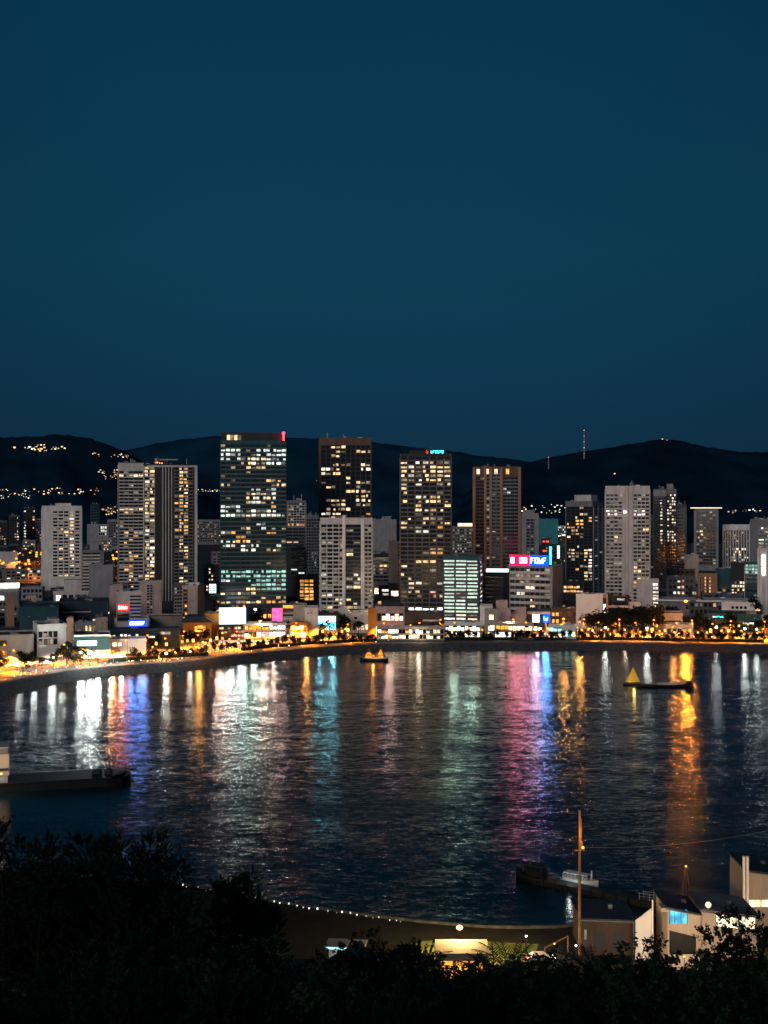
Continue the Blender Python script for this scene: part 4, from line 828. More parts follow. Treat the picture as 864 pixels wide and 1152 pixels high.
tree_row('dark tree standing against a dark block behind the shorefront', 'trees between the shorefront blocks', [(rr.uniform(225,860), rr.uniform(95,240), rr.uniform(1.0,1.8)) for i in range(34)], (81,82,83))

# white market tents in the west
def tent(px, off, s, label, gm='shopwhite'):
    p = shore_at(px, off); T = thing('market_tent', label, 'tent', (p.x, p.y, 3.02), shore_dir(px))
    c = MB(); c.add([(-s,-s,2.4),(s,-s,2.4),(s,s,2.4),(-s,s,2.4),(0,0,4.2)], [(0,1,4),(1,2,4),(2,3,4),(3,0,4)]); c.build('canopy', 'bright', T)
    for a, b_ in ((-1,-1),(1,-1),(1,1),(-1,1)): q = MB(); q.tube((a*s*.97,b_*s*.97,0),(a*s*.97,b_*s*.97,2.4),.06); q.build('leg', 'metal', T)
    l = MB(); l.box(-s*.8, s*.8, -s*.2, s*.2, 2.05, 2.25); l.build('lamp', gm, T); point(T, (0,-s-1.5,2.6), WHT, 1800, .4)
for a in ((12,50,4,'white market tent furthest west on the waterfront'),(24,34,5,'large white market tent lit from inside, west of the perforated block'),(38,48,4.5,'white market tent just below the beige wall block'),(47,30,3.5,'small white tent near the seawall below the museum'),(62,52,4.5,'white tent glowing at the foot of the perforated white block'),(118,30,4.5,'long-lit white tent before the low boathouse'),(132,28,3.5,'small white tent east of the boathouse tent')): tent(*a)
for i, (px, off, w_, h_, gm, lab) in enumerate(((20,70,5,1.6,'shopamber','low kiosk glowing amber in the orange streets at the western edge'),)):
    pass
# amber lamps of the orange streets in the west, far behind the halls
proto = None
r5 = random.Random(12)
for i in range(34):
    py = r5.uniform(630, 655); px = r5.uniform(-5, 52) if i < 28 else r5.uniform(122, 134); Y = wY(py)
    if proto is None: proto = o = lamp_proto('street_lamp', 'amber street lamp in the orange lit streets behind the western halls', 'street lamp', 'amber lamps of the western streets', 'lampamber', SOD, 90000, 13, 1.5)
    else: o = copy_tree(proto)
    o.location = (wx(px, Y), Y, 3.0)

# lights on the hills
def hillhouse(label, group, gm):
    mb = MB(); mb.box(-5,5,0,8,-3,4.5,'dim'); mb.ext([(-5.6,4.5),(5.6,4.5),(0,7)], -.4, 8.4, 'roof'); T = thing('hillside_house', label, 'house', (0,0,0), 0, group)
    mb.build('body', None, T); l = MB(); l.box(-2.4,2.4,-.35,-.05,.6,3.4); l.build('window', gm, T); return T
def hill_lights(n, x0, x1, y0, y1, label, group, seed, gms=('hilllight',), s=1.0, gauss=False):
    r = random.Random(seed); pr = {}
    for i in range(n):
        px = r.gauss((x0+x1)/2, (x1-x0)/4.5) if gauss else r.uniform(x0, x1); py = r.uniform(y0, y1)
        if gauss: py = (y0+y1)/2 + (py-(y0+y1)/2) * max(.15, 1-abs(px-(x0+x1)/2)/((x1-x0)/2))
        P_ = hill_hit(px, py)
        if not P_: continue
        gm = r.choice(gms)
        o = copy_tree(pr[gm]) if gm in pr else hillhouse(label, group, gm); pr.setdefault(gm, o)
        o.location = P_; q = s * r.uniform(.35, 1.15); o.scale = (q, q, q)
AW = ('hilllight','hilllight','hillwhite')
hill_lights(40, 22, 75, 501, 509, 'amber lit house in the bright cluster high on the western hill', 'houses high on the western hill', 1, AW, 1.0, True)
hill_lights(6, 103, 112, 510, 514, 'tiny lit house on the slope left of the twin tower top', 'houses on the upper slope by the twin tower', 2, AW, .7)
hill_lights(16, 124, 144, 511, 516, 'amber lit house on the saddle of the western hill above the twin tower', 'houses on the hill saddle', 3, AW, .8)
hill_lights(22, 111, 133, 530, 539, 'tiny lit house on the mid slope beside the banded wing of the twin tower', 'houses on the mid slope by the twin tower', 4, AW, .8)
hill_lights(50, -5, 115, 550, 557, 'tiny lit house in the long row along the foot of the western hill', 'houses along the foot of the western hill', 5, AW, .75)
hill_lights(14, 0, 40, 558, 562, 'tiny white-lit house below the long row on the western hill', 'white-lit houses below the long row', 6, ('hillwhite',), .6)
hill_lights(26, 114, 134, 570, 580, 'bright amber house in the cluster low behind the twin tower', 'houses low behind the twin tower', 7, ('hilllight',), 1.0)
hill_lights(20, 222, 248, 551, 553.5, 'tiny lit house in the line between the twin tower and the beaconed tower', 'houses on the middle hill line', 8, AW, .8)
hill_lights(30, 587, 642, 568, 578, 'tiny white-lit house on the dark slope between the ribbed tower and the orange-windowed tower', 'houses on the slope behind the sign block', 9, ('hillwhite','hillwhite','hilllight'), .8)
hill_lights(22, 817, 856, 574, 578.5, 'tiny lit house on the eastern slope above the finned hotel', 'houses on the eastern slope', 10, ('hillwhite','hilllight'), .7)
hill_lights(3, 745, 757, 494, 496, 'tiny amber house on the summit of the eastern hill', 'houses on the eastern summit', 12, ('hilllight',), .8)
hill_lights(1, 691, 693, 532, 534, 'lone amber house halfway up the eastern hill', None, 13, ('hilllight',), .9)
hill_lights(1, 356, 358, 540, 542, 'lone white-lit house on the dark middle hill left of the brown office tower', None, 14, ('hillwhite',), .7)
# masts on the ridge
def mast(px, ytop, Y, label, h_extra, n):
    hz = max(hill_z(h, px, Y) for h in HILLS if h['r'][0][0] <= px <= h['r'][-1][0]); zt = wz(ytop, Y); T = thing('radio_mast', label, 'radio mast', (wx(px, Y), Y, hz-2))
    H = zt - hz + 2; mb = MB(); 
    for a in (0, 2.1, 4.2): mb.tube((math.cos(a)*2.2, math.sin(a)*2.2, 0), (math.cos(a)*.5, math.sin(a)*.5, H), .35, .2, 5)
    for k_ in range(int(H/5)):
        q = 2.2 - 1.7*k_*5/H
        for a in (0, 2.1, 4.2): mb.tube((math.cos(a)*q, math.sin(a)*q, k_*5), (math.cos(a+2.1)*q*.95, math.sin(a+2.1)*q*.95, k_*5+5), .15, .15, 4)
    mb.build('lattice', 'pale', T)
    for k_ in range(n): l = MB(); l.ball((0,-1.2,H*(1-k_/max(1,n))), .8, 6, 4); l.build('beacon_lamp', 'beadamber' if n > 1 else 'beacon', T)
mast(657, 484, 4300, 'tall thin lattice mast with tiny lamps on the eastern ridge', 0, 5)
mast(617, 514.5, 4250, 'short mast with a red lamp at the low end of the eastern ridge', 0, 1)

# clipped hedge between the promenade and the road, one length after another
def hedge_seg(seed):
    rr_ = random.Random(seed); mb = MB(); mb.box(-12.4, 12.4, -.9, .9, 0, 1.5, 'leafdark')
    for _ in range(1100):
        c = Vector((rr_.uniform(-12.6, 12.6), rr_.uniform(-1.2, 1.2), 1.75*rr_.random()**.6 + .25*math.sin(rr_.random()*9))); a = Vector((rr_.gauss(0,1), rr_.gauss(0,1), rr_.gauss(0,1))).normalized(); b_ = a.orthogonal().normalized(); s_ = rr_.uniform(.15,.38)
        mb.add([c-a*s_, c-b_*s_*.6, c+a*s_, c+b_*s_*.6], [(0,1,2,3)], 'leafdark')
    return mb.mesh('foliage', 'leafdark')
hm = [hedge_seg(i) for i in range(3)]
px = 150.0; i = 0
while px < 880:
    p = shore_at(px, 27.5); q = shore_at(px+5, 27.5); step = 25.2/(q-p).length*5
    if R.random() > .08: T = tag(link('hedge', hm[i % 3], None, (p.x, p.y, 3.0), shore_dir(px)), 'length of dark clipped hedge between the bay road and the promenade', 'hedge', 'hedge lengths along the bay road')
    px += step; i += 1

# strings of amber lanterns over the plazas before the shops
proto = None
for i in range(150):
    px = 205 + i*4.4 + R.uniform(-3, 3); off = R.uniform(62, 94) if i % 3 else R.uniform(29, 33)
    if 655 < px < 735 and R.random() < .6: continue
    p = shore_at(px, off)
    if proto is None:
        proto = o = thing('plaza_lamp', 'small amber lantern among the crowd of lights on the plazas of the bay front', 'lantern', (0,0,0), 0, 'amber lanterns on the plazas of the bay front')
        mb = MB(); mb.tube((0,0,0), (0,0,3.2), .07, .05, 6); mb.build('pole', 'darkmetal', o); l = MB(); l.ball((0,0,3.5), .42, 8, 5); l.build('lamp_head', 'beadamber', o)
    else: o = copy_tree(proto)
    o.location = (p.x, p.y, 3.14); q = R.uniform(.7, 1.5); o.scale = (q, q, q)
# ------------------------------------------------------------ boats
def boat_hull(L_, Bm, Hh, mat, sheer=.5, n=14):
    mb = MB(); rows = []
    for i in range(n+1):
        t = i/n; x = -L_/2 + L_*t; wd = Bm/2 * (min(1, (t/.12))**.5 if t < .12 else 1) * (1 if t < .6 else max(.02, 1-((t-.6)/.4)**2))
        z = Hh * (1 + sheer*(abs(t-.45)*1.6)**2)
        rows.append([(x, -wd*.7, -.4), (x, -wd, z*.5), (x, -wd, z), (x, wd, z), (x, wd, z*.5), (x, wd*.7, -.4)])
    vs = [p for r_ in rows for p in r_]; fs = []
    for i in range(n):
        for j in range(6): fs.append((i*6+j, (i+1)*6+j, (i+1)*6+(j+1)%6, i*6+(j+1)%6))
    fs += [(0,5,4,3,2,1), tuple(n*6+j for j in range(6))]
    mb.add(vs, fs, mat); return mb
def at(px, py, z=0.0):
    Y = (CAMZ - z) * F / (py - HY); return (wx(px, Y), Y, z)
# orange lit excursion boat moored before the seawall
P_ = at(421, 743.5); T = thing('excursion_boat', 'small dark boat with twin orange lit deckhouses moored by the seawall', 'boat', P_, math.radians(172))
boat_hull(14.5, 4.2, 1.3, 'hull').build('hull', None, T)
mb = MB(); mb.box(-6.5, 5.0, -2.0, -1.88, 1.5, 1.9, 'hullwhite'); mb.box(-6.5, 5.0, 1.88, 2.0, 1.5, 1.9, 'hullwhite'); mb.build('gunwale', None, T)
for x_, w_, h_ in ((2.6, 2.4, 4.4), (-3.4, 2.0, 5.6)):
    mb = MB(); mb.box(x_-w_*.9, x_+w_*.9, -1.3, 1.3, 1.3, 3.1, 'brown'); mb.add([(x_-w_*.8,-1.2,3.1),(x_+w_*.8,-1.2,3.1),(x_+w_*.8,1.2,3.1),(x_-w_*.8,1.2,3.1),(x_-.25,0,h_+1.4),(x_+.25,0,h_+1.4)], [(0,1,5,4),(1,2,5),(2,3,4,5),(3,0,4)], 'brown'); o = mb.build('deckhouse', None, T)
    l = MB(); l.box(x_-w_*.7, x_+w_*.7, 1.32, 1.4, 1.8, 2.9, 'boatlight'); l.add([(x_-w_*.7,1.34,3.2),(x_+w_*.7,1.34,3.2),(x_,.35,h_+.4)], [(0,1,2)], 'boatlight'); l.build('window', None, o)
    q = MB(); q.tube((x_,0,h_+1.2), (x_,0,h_+3.4), .1, .05, 6); q.build('mast', 'wood', T)
mb = MB(); mb.ball((0, 2.4, 2.8), .5, 8, 5); mb.build('lamp', 'boatlight', T); point(T, (0, 3.6, 3.2), AMB, 900, .5)
# yellow sail boat and the long dark barge
P_ = at(712, 770.5); T = thing('sailing_boat', 'small dark boat with a glowing yellow triangular sail', 'sailboat', P_, 0)
boat_hull(8.5, 2.4, .8, 'hull').build('hull', None, T)
mb = MB(); mb.tube((0,0,.8), (0,0,8.2), .1, .05, 6); mb.build('mast', 'wood', T)
mb = MB(); mb.add([(-2.9,-.12,1.4),(.2,-.5,1.2),(3.0,-.12,1.4),(.05,-.05,7.8),(-2.9,.12,1.4),(3.0,.12,1.4)], [(0,1,3),(1,2,3),(4,3,5),(0,4,3),(2,3,5),(0,1,2,5,4)]); mb.build('sail', 'sailyellow', T)
l = MB(); l.ball((-1.6,-1.0,1.5), .28, 8, 5); l.build('lamp', 'boatlight', T); point(T, (-.6,-5.5,2.2), (1,.70,.18), 500, .4)
P_ = at(748, 772.5); T = thing('barge', 'long low dark barge with white deck railings astern of the yellow sail', 'barge', P_, math.radians(2))
boat_hull(25, 4.6, 1.0, 'hull', .9).build('hull', None, T)
for k_ in range(9): mb = MB(); mb.tube((-3+k_*1.3,-2.1,.9), (-3+k_*1.3,-2.1,1.9), .06); mb.build('railing_post', 'rail', T)
mb = MB(); mb.box(-3.2, 8, -2.15, -2.05, 1.75, 1.95, 'hullwhite'); mb.box(-3.2, 7.5, -1.9, 1.9, 1.0, 1.15, 'rail'); mb.build('railing', None, T)
mb = MB(); mb.box(9.0, 11.4, -1.1, 1.1, 1.0, 2.6, 'hull'); mb.build('deckhouse', None, T)
# breakwater in the west
g = MB(); pts = []
def bw(px, py, z): return at(px, py, z)
A0 = Vector(at(150, 883)[:2]); A1 = Vector(at(-330, 912)[:2]); dr = (A0-A1).normalized(); nr = Vector((-dr.y, dr.x))
outline = [A1, A0 - dr*3]
for k_ in range(9):
    a = -math.pi/2 + math.pi*k_/8; outline.append(A0 - dr*7 + nr*7 + dr*7*math.cos(a)*1.0 + nr*7*math.sin(a))
outline += [A1 + nr*14]
poly = [(p.x, p.y) for p in outline]; g.prism(poly, -1, 2.1, 'hull')
pc = [(p.x, p.y) for p in [A1 - nr*.3, A0 - dr*6 - nr*.3, A0 - dr*6 + nr*.7, A1 + nr*.7]]
o = MB(); o.prism(pc, 2.1, 2.5, 'hull'); T = thing('breakwater', 'long dark stone breakwater with a rounded head reaching into the bay', 'breakwater', (0,0,0))
g.build('body', None, T); o.build('kerb', None, T)
p = A0 - dr*6 + nr*7; T = thing('navigation_marker', 'stubby dark marker post and locker near the rounded breakwater head', 'marker', (p.x, p.y, 2.1))
mb = MB(); mb.tube((0,0,0), (0,0,1.6), .9, .7, 10); mb.build('base', 'dark', T); mb = MB(); mb.tube((0,0,1.6), (0,0,3.2), .25, .2, 8); mb.ball((0,0,3.4), .45); mb.build('post', 'darkmetal', T)
mb = MB(); mb.box(-4.5, -2.4, -1, 1, 0, 1.1); mb.build('locker', 'dark', T)
p = A0 - dr*38 + nr*7.5
T = thing('harbour_building', 'two-storey beige harbour building standing on the breakwater at the western edge', 'harbour building', (p.x, p.y, 2.1), math.atan2(dr.y, dr.x))
mb = MB(); mb.box(-9, 4.9, -5, 4, 0, 2.0, 'beige'); mb.box(-9, 5.3, -5.4, 4.2, 2.0, 3.2, 'beige'); mb.box(-9, 5.3, -5.4, 4.2, 4.0, 7.8, 'beige'); mb.box(-9, 5.0, -5.0, 4, 3.2, 4.0, 'dark'); mb.build('wall', None, T)
mb = MB(); mb.box(-9, 5.0, -5, 4, 7.8, 9.4, 'mid'); mb.box(-9, 5.3, -5.3, 4.2, 9.4, 9.6, 'pale'); mb.build('roof', None, T)
for x_ in (-1.5, 3.2): mb = MB(); mb.box(x_, x_+1.3, -5.06, -5.0, .3, 1.5, 'faintcool'); mb.build('window', None, T)
mb = MB(); mb.box(2.6, 3.6, -5.46, -5.4, 2.3, 2.9, 'warm'); mb.build('window', None, T); l = MB(); l.ball((2, -6.2, 2.0), .2); l.build('lamp', 'beadamber', T); point(T, (1, -13, 6), WRM, 2200, .4)

# ------------------------------------------------------------ near shore and hillside
near_px = [(-900,900),(-400,960),(0,990),(200,1006),(300,1026),(400,1042),(480,1052),(560,1058),(620,1058),(700,1050),(760,1040),(864,1030),(1200,1008),(1900,980)]
def nearY(x):
    Y = 225.0
    for _ in range(12): Y = CAMZ * F / (smooth(near_px, x / Y * F + HX, 15) - HY)
    return Y
def land_z(x, Y):
    if Y >= 182: return 2.0
    return 2.0 + 71.4 * (1 - max(-40, Y) / 182.0) ** 1.4 * (1 if Y > 0 else 1) if Y > -40 else 73
g = MB(); xs = [i*6.0 for i in range(-60, 61)]; nr_ = 60
for x_ in xs:
    Ys = nearY(x_)
    for j in range(nr_+1):
        Y = -60 + (Ys + 60) * j/nr_; zz = land_z(x_, Y) if Y > 0 else 73.4
        g.v.append((x_, Y, zz + (math.sin(x_*.31+Y*.2)*.5 if 10 < Y < 170 else 0)))
    g.v.append((x_, Ys + .05, 2.45)); g.v.append((x_, Ys+.5, 2.45)); g.v.append((x_, Ys+.6, -1.0))
n = nr_ + 4
g.f = [(i*n+j,(i+1)*n+j,(i+1)*n+j+1,i*n+j+1) for i in range(len(xs)-1) for j in range(n-1)]
g.mats = ['soil', 'rock', 'soil']; g.mi = []
for i in range(len(xs)-1):
    for j in range(n-1): g.mi.append(1 if j >= nr_ else (2 if j >= nr_-3 else 0))
tag(g.build('near_ground', None), kind='structure')
def nb(px, back=1.0):
    x_ = wx(px, 222); 
    for _ in range(6): Y = nearY(x_) - back; x_ = wx(px, Y)
    return x_, Y
pr = bollard('tiny white lamp along the seawall walk of the near shore', 'tiny lamps along the near seawall', 'beadwhite')
for i in range(30):
    px = 204 + i*8.6 + R.uniform(-3, 3); x_, Y = nb(px, .9 + R.random()); o = pr if i == 0 else copy_tree(pr); o.location = (x_, Y, 2.0); q = R.uniform(.22, .6); o.scale = (q, q, q)
# lawn with the lamp
g = MB(); LX = [(462, 1060), (508, 1056), (560, 1060), (606, 1062), (598, 1082), (540, 1088), (470, 1090), (452, 1076)]
g.add([(*at(a, b_, 2.06)[:2], 2.06) for a, b_ in LX], [tuple(range(len(LX)))]); tag(g.build('lawn', 'lawn'), kind='structure')
P_ = at(517, 1079, 2.06); o = lamp_proto('park_lamp', 'bright peach lamp on a pole over the small lawn by the near shore', 'park lamp', None, 'lamppeach', (1,.66,.24), 11000, 4.6, .55, 0); o.location = P_
T = thing('pavilion', 'low flat-roofed pavilion with pale yellow lit roof beside the park lamp', 'pavilion', (wx(521,193), 193, 2.0), 0)
mb = MB(); mb.box(-4.2, 4.2, 0, 6.5, 4.0, 4.5, 'beige'); mb.build('roof', None, T); mb = MB(); mb.box(-3.9, 3.9, .4, 6.0, 0, 4.0, 'beige'); mb.build('wall', None, T)
for k_ in range(3): mb = MB(); mb.box(-3.4+k_*2.3, -1.6+k_*2.3, .3, .4, .5, 3.2, 'shopamber'); mb.build('window', None, T)
T = thing('kiosk', 'small kiosk with a mint white lit canopy at the near shore', 'kiosk', (wx(388,200), 200, 2.0), -.12)
mb = MB(); mb.box(-2.6, 2.6, 0, 3, 0, 2.9, 'pale'); mb.build('wall', None, T); mb = MB(); mb.box(-3.2, 3.2, -.8, 3.2, 2.9, 3.3, 'grey'); mb.build('roof', None, T); mb = MB(); mb.box(-2.9, 2.9, -.85, -.8, 2.95, 3.25, 'lettergreen'); mb.build('light_strip', None, T); point(T, (0, -2.5, 2.4), WHT, 200, .3)
l = MB(); l.ball((0,-.9,2.6), .15); l.build('lamp', 'beadwhite', T)
T = thing('hillside_house', 'house with an amber lit gable glimpsed through the dark trees', 'house', (wx(396,118), 118, land_z(0,118)), .25)
mb = MB(); mb.box(-2.6, 2.6, 0, 7, 0, 10.6, 'orange'); mb.build('wall', None, T); mb = MB(); mb.ext([(-3,10.6),(3,10.6),(2.6,13.2)], -.4, 7.4, 'roof'); mb.build('roof', None, T); mb = MB(); mb.box(-1.8,-.5,-.06,0,7,8.6,'shopamber'); mb.build('window', None, T); l = MB(); l.ball((1.6,-.8,9.4), .2); l.build('lamp', 'beadamber', T); point(T, (.5,-2.6,9.0), AMB, 500, .3)
for i, (px, py, lab) in enumerate(((608,1082,'white parked car half hidden by palms at the near shore'),)):
    o = car_proto('carwhite', lab, None); o.name = 'parked_car'; o['label'] = lab; o.location = (*at(px, py, 2.05)[:2], 2.05); o.rotation_euler = (0,0,.12)
for px, py in ((592,1072),(648,1083),(270,1068),(700,1092)):
    o = lamp_proto('yard_lamp', {592:'small white yard lamp beside the lawn',648:'small white yard lamp by the parked cars',270:'small white lamp glinting through the dark trees west of the kiosk',700:'small white yard lamp below the brown boathouse'}[px], 'lamp', None, 'lampwhite', WHT, 220, 2.6, .16, 0); o.location = (*at(px, py, 2.0)[:2], 2.0)
T = thing('pergola', 'small amber lit pergola rail beside the brown boathouse', 'pergola', (0,0,0))
a_, b_, c_ = at(611,1082,2), at(613,1069,4.0), at(642,1061,4.6)
mb = MB(); Y = 203; mb.tube((wx(611,Y),Y,2), (wx(613,Y),Y,3.9), .12); mb.tube((wx(613,Y),Y,3.9), (wx(642,Y),Y+3,4.8), .12); mb.tube((wx(642,Y),Y+3,2), (wx(642,Y),Y+3,4.8), .12); mb.build('rail', 'wood', T); point(T, (wx(622,Y),Y-2,5.5), AMB, 160, .2); l = MB(); l.ball((wx(622,Y),Y-1.8,5.2), .12); l.build('lamp', 'beadamber', T)

# jetty, its boats, the mast and the waterside houses
J0, J1 = Vector(at(590, 990)[:2]), Vector(at(742, 1022)[:2]); dj = (J1-J0); LJ = dj.length; aj = math.atan2(dj.y, dj.x)
T = thing('jetty', 'long low dark floating jetty lying off the waterside houses', 'jetty', (J0.x, J0.y, 0), aj)
mb = MB(); mb.box(2.5, LJ, -1.2, 1.6, -.3, .9, 'hull'); mb.box(2.5, LJ, -1.25, 1.65, .9, 1.05, 'dark'); mb.build('deck', None, T)
for k_ in range(8): mb = MB(); mb.tube((5+k_*2.7, -1.5, -1), (5+k_*2.7, -1.5, 1.7), .16); mb.build('pile', 'hull', T)
JJ = lambda u, v: (J0.x + math.cos(aj)*u - math.sin(aj)*v, J0.y + math.sin(aj)*u + math.cos(aj)*v)
x_, y_ = JJ(2.6, .6); T = thing('tugboat', 'dark work boat with a squat wheelhouse at the outer end of the jetty', 'tugboat', (x_, y_, 0), aj + math.pi)
boat_hull(10, 3.4, 1.2, 'hull', 1.0).build('hull', None, T)
mb = MB(); mb.box(-1.6, 2.0, -1.1, 1.1, 1.2, 3.3, 'hull'); mb.box(-1.9, 2.2, -1.3, 1.3, 3.3, 3.5, 'dark'); mb.build('wheelhouse', None, T)
for q in (-.8, .4, 1.4): mb = MB(); mb.box(q-.35, q+.35, 1.1, 1.15, 2.3, 3.0, 'glass'); mb.build('window', None, T)
mb = MB(); mb.tube((-.5,0,3.5), (-.5,0,5.0), .08); mb.tube((1.2,.6,3.5), (1.2,.6,4.3), .3, .3); mb.build('mast', 'darkmetal', T)
mb = MB(); mb.tube((3.2,0,1.6), (3.2,0,3.0), .35, .3); mb.build('bollard', 'hull', T)
x_, y_ = JJ(10.8, 3.6); T = thing('motor_launch', 'white open launch with a pale blue stripe and canopy posts moored behind the jetty', 'launch', (x_, y_, 0), aj)
boat_hull(8.2, 2.6, 1.3, 'hullwhite', .5).build('hull', None, T)
mb = MB(); mb.box(-3.9, 2.2, -1.34, -1.30, .75, .95, 'cyanpaint'); mb.build('stripe', None, T)
mb = MB(); mb.box(-3.3, 2.0, -1.0, 1.0, 2.3, 2.42, 'hullwhite'); mb.build('canopy', None, T)
for q in range(7):
    for sy in (-.95, .95): mb = MB(); mb.tube((-3.2+q*.85, sy, 1.2), (-3.2+q*.85, sy, 2.3), .05); mb.build('canopy_post', 'rail', T)
mb = MB(); mb.tube((2.6,0,1.2), (2.6,0,3.4), .18, .14); mb.build('mast', 'hullwhite', T); l = MB(); l.ball((0,0,2.15), .15); l.build('lamp', 'beadwhite', T); point(T, (-.5,-3.4,3.0), WHT, 200, .3)
x_, y_ = JJ(LJ-4, .2); T = thing('gangway', 'railed gangway bridging from the jetty to the houses', 'gangway', (x_, y_, 0), aj-.15)
mb = MB(); mb.add([(0,-.7,1.1),(9.5,-.7,2.2),(9.5,.7,2.2),(0,.7,1.1),(0,-.7,.9),(9.5,-.7,2.0),(9.5,.7,2.0),(0,.7,.9)], [(0,1,2,3),(7,6,5,4),(0,4,5,1),(1,5,6,2),(2,6,7,3),(3,7,4,0)]); mb.build('deck', 'darkmetal', T)
for sy in (-.7, .7):
    mb = MB(); mb.tube((0,sy,2.3), (9.5,sy,3.4), .04); mb.tube((0,sy,1.7), (9.5,sy,2.8), .03); mb.build('handrail', 'rail', T)
    for k_ in range(5): mb = MB(); mb.tube((.2+k_*2.3,sy,1.1+k_*.26), (.2+k_*2.3,sy,2.35+k_*.26), .05); mb.build('railing_post', 'rail', T)
Y = 232; T = thing('lifting_frame', 'thin A-shaped lifting frame rising behind the blue-roofed boathouse', 'lifting frame', (wx(772,Y), Y, 1.2))
top = wz(975, Y) - 1.2; mb = MB()
for q, s_ in ((-1.1, 0), (1.3, .4), (.4, 1.4)): mb.tube((q, s_, 0), (0, .3, top), .13, .09, 6)
mb.tube((-.6,.2,top*.4), (.7,.4,top*.45), .06); mb.tube((-.9,.1,top*.2), (.3,.4,top*.7), .05); mb.build('frame', 'wood', T); l = MB(); l.ball((0,.3,top), .14); l.build('lamp', 'beadamber', T); mb = MB(); mb.tube((0,.3,-2.4),(0,.3,.02), .5, .5); mb.tube((0,.3,0),(0,.3,.06),2.2,2.2,12); mb.build('base','hull',T)
Y = 205; zt = wz(912, Y); T = thing('flagpole_mast', 'tall lone pole with amber lit top rising before the jetty', 'pole', (wx(652,Y), Y, 2.0))
mb = MB(); mb.tube((0,0,0), (0,0,zt-2), .30, .16, 10); mb.build('pole', 'wood', T)
mb = MB(); mb.box(-.16,.5,-.14,.14,zt-8.4,zt-7.0); mb.box(-.8,.9,-.08,.08,zt-8.6,zt-8.45); mb.tube((.32,0,zt-7),(.32,0,zt-3.2),.04); mb.build('bracket', 'wood', T)
l = MB(); l.ball((.5,-.35,zt-8.0), .2); l.build('lamp', 'beadamber', T); point(T, (.9,-1.6,zt-5.5), (1,.38,.04), 1100, .15)
# the thin overhead cable that runs from the pole to the east
T = link('overhead_cable', None); mb = MB(); pa = Vector((wx(652,205), 205, wz(953,205))); pb = Vector((wx(905,196), 196, wz(925,196))); prev = pa
bpy.data.objects.remove(T)
for k_ in range(1, 25):
    t = k_/24; q = pa.lerp(pb, t); q.z -= 4*1.3*t*(1-t); mb.tube(prev, q, .016, .016, 4); prev = q
tag(mb.build('overhead_cable', 'wood'), 'thin sagging cable running east from the tall lone pole', 'cable')
Y = 196; T = thing('utility_pole', 'plain pole outside the eastern edge that carries the cable', 'pole', (pb.x, pb.y, 2.0)); mb = MB(); mb.tube((0,0,0), (0,0,pb.z-1.6), .2, .14); mb.build('pole', 'wood', T)

def shed(name, lab, cat, px0, px1, Y, zl, zr_, d, wall, roofm, rot=0.0, over=.4):
    x0, x1 = wx(px0, Y), wx(px1, Y); w = x1 - x0; T = thing(name, lab, cat, ((x0+x1)/2, Y, 2.0), rot); zl -= 2; zr_ -= 2
    mb = MB(); mb.ext([(-w/2,0),(w/2,0),(w/2,zr_),(-w/2,zl)], 0, d, wall); mb.build('wall', None, T)
    if name != 'awning':
        sm = MB(); k_ = -w/2 + 1.1
        while k_ < w/2 - .3: sm.box(k_-.02, k_+.02, -.025, 0, .1, min(zl, zr_)-.15); k_ += 1.15
        sm.build('cladding_seam', wall if wall != 'beige' else 'pale', T)
        gt = MB(); gt.tube((-w/2-over, -over-.1, zl-.02), (w/2+over, -over-.1, zr_-.02), .09, .09, 6); gt.tube((w/2-.15, -.12, .1), (w/2-.15, -.12, zr_-.1), .06, .06, 6); gt.build('gutter', 'metal', T)
        rs = MB(); k_ = -w/2
        while k_ < w/2: zz_ = zl + (zr_-zl)*(k_+w/2)/w + .28; rs.box(k_-.03, k_+.03, -over, d+over, zz_-.05, zz_+.06); k_ += .9
        rs.build('roof_seam', roofm, T)
        vt = MB(); vt.box(w*.1, w*.1+.7, d*.5, d*.5+.7, min(zl,zr_)+.2, min(zl,zr_)+1.1); vt.build('roof_vent', 'grey', T)
    r = MB(); o_ = over; sl = (zr_-zl)/w; r.ext([(-w/2-o_,zl-sl*o_+.01),(w/2+o_,zr_+sl*o_+.01),(w/2+o_,zr_+sl*o_+.28),(-w/2-o_,zl-sl*o_+.28)], -o_, d+o_, roofm); r.build('roof', None, T)
    return T, w
T, w = shed('boathouse', 'brown boathouse with a wide dark blue roof beside the tall lone pole', 'boathouse', 655, 714, 205, 7.9, 7.6, 10, 'shedbrown', 'blueroof')
for q in (-.25, .1): mb = MB(); mb.box(w*q, w*q+1.6, -.06, 0, 1, 3.8, 'dark'); mb.build('door', None, T)
mb = MB(); mb.box(-w*.46, -w*.42, -.1, 0, 2.6, 4.2, 'faint'); mb.build('window', None, T)
T = thing('screen_wall', 'slanted-top white garden wall with a pale post at its end', 'wall', (wx(724,203), 203, 2.0))
w = wx(733,203)-wx(715,203); mb = MB(); mb.ext([(-w/2,0),(w/2,0),(w/2,wz(1022,203)-2),(-w/2,wz(1036,203)-2)], 0, .3, 'white'); mb.build('wall', None, T); mb = MB(); mb.tube((w/2+.15,-.1,0), (w/2+.15,-.1,wz(1012,203)-2), .14, .14, 10); mb.build('post', 'bright', T)
T = thing('fence', 'thin horizontal rail fence between the white garden wall and the blue-roofed boathouse', 'fence', (wx(742,202), 202, 2.0))
for q in (3.2, 3.7, 4.2): mb = MB(); mb.tube((-1.3,0,q), (1.3,0,q+.15), .04); mb.build('rail', 'wood', T)
for q in (-1.2, 1.2): mb = MB(); mb.tube((q,0,0), (q,0,4.5), .07); mb.build('fence_post', 'wood', T)
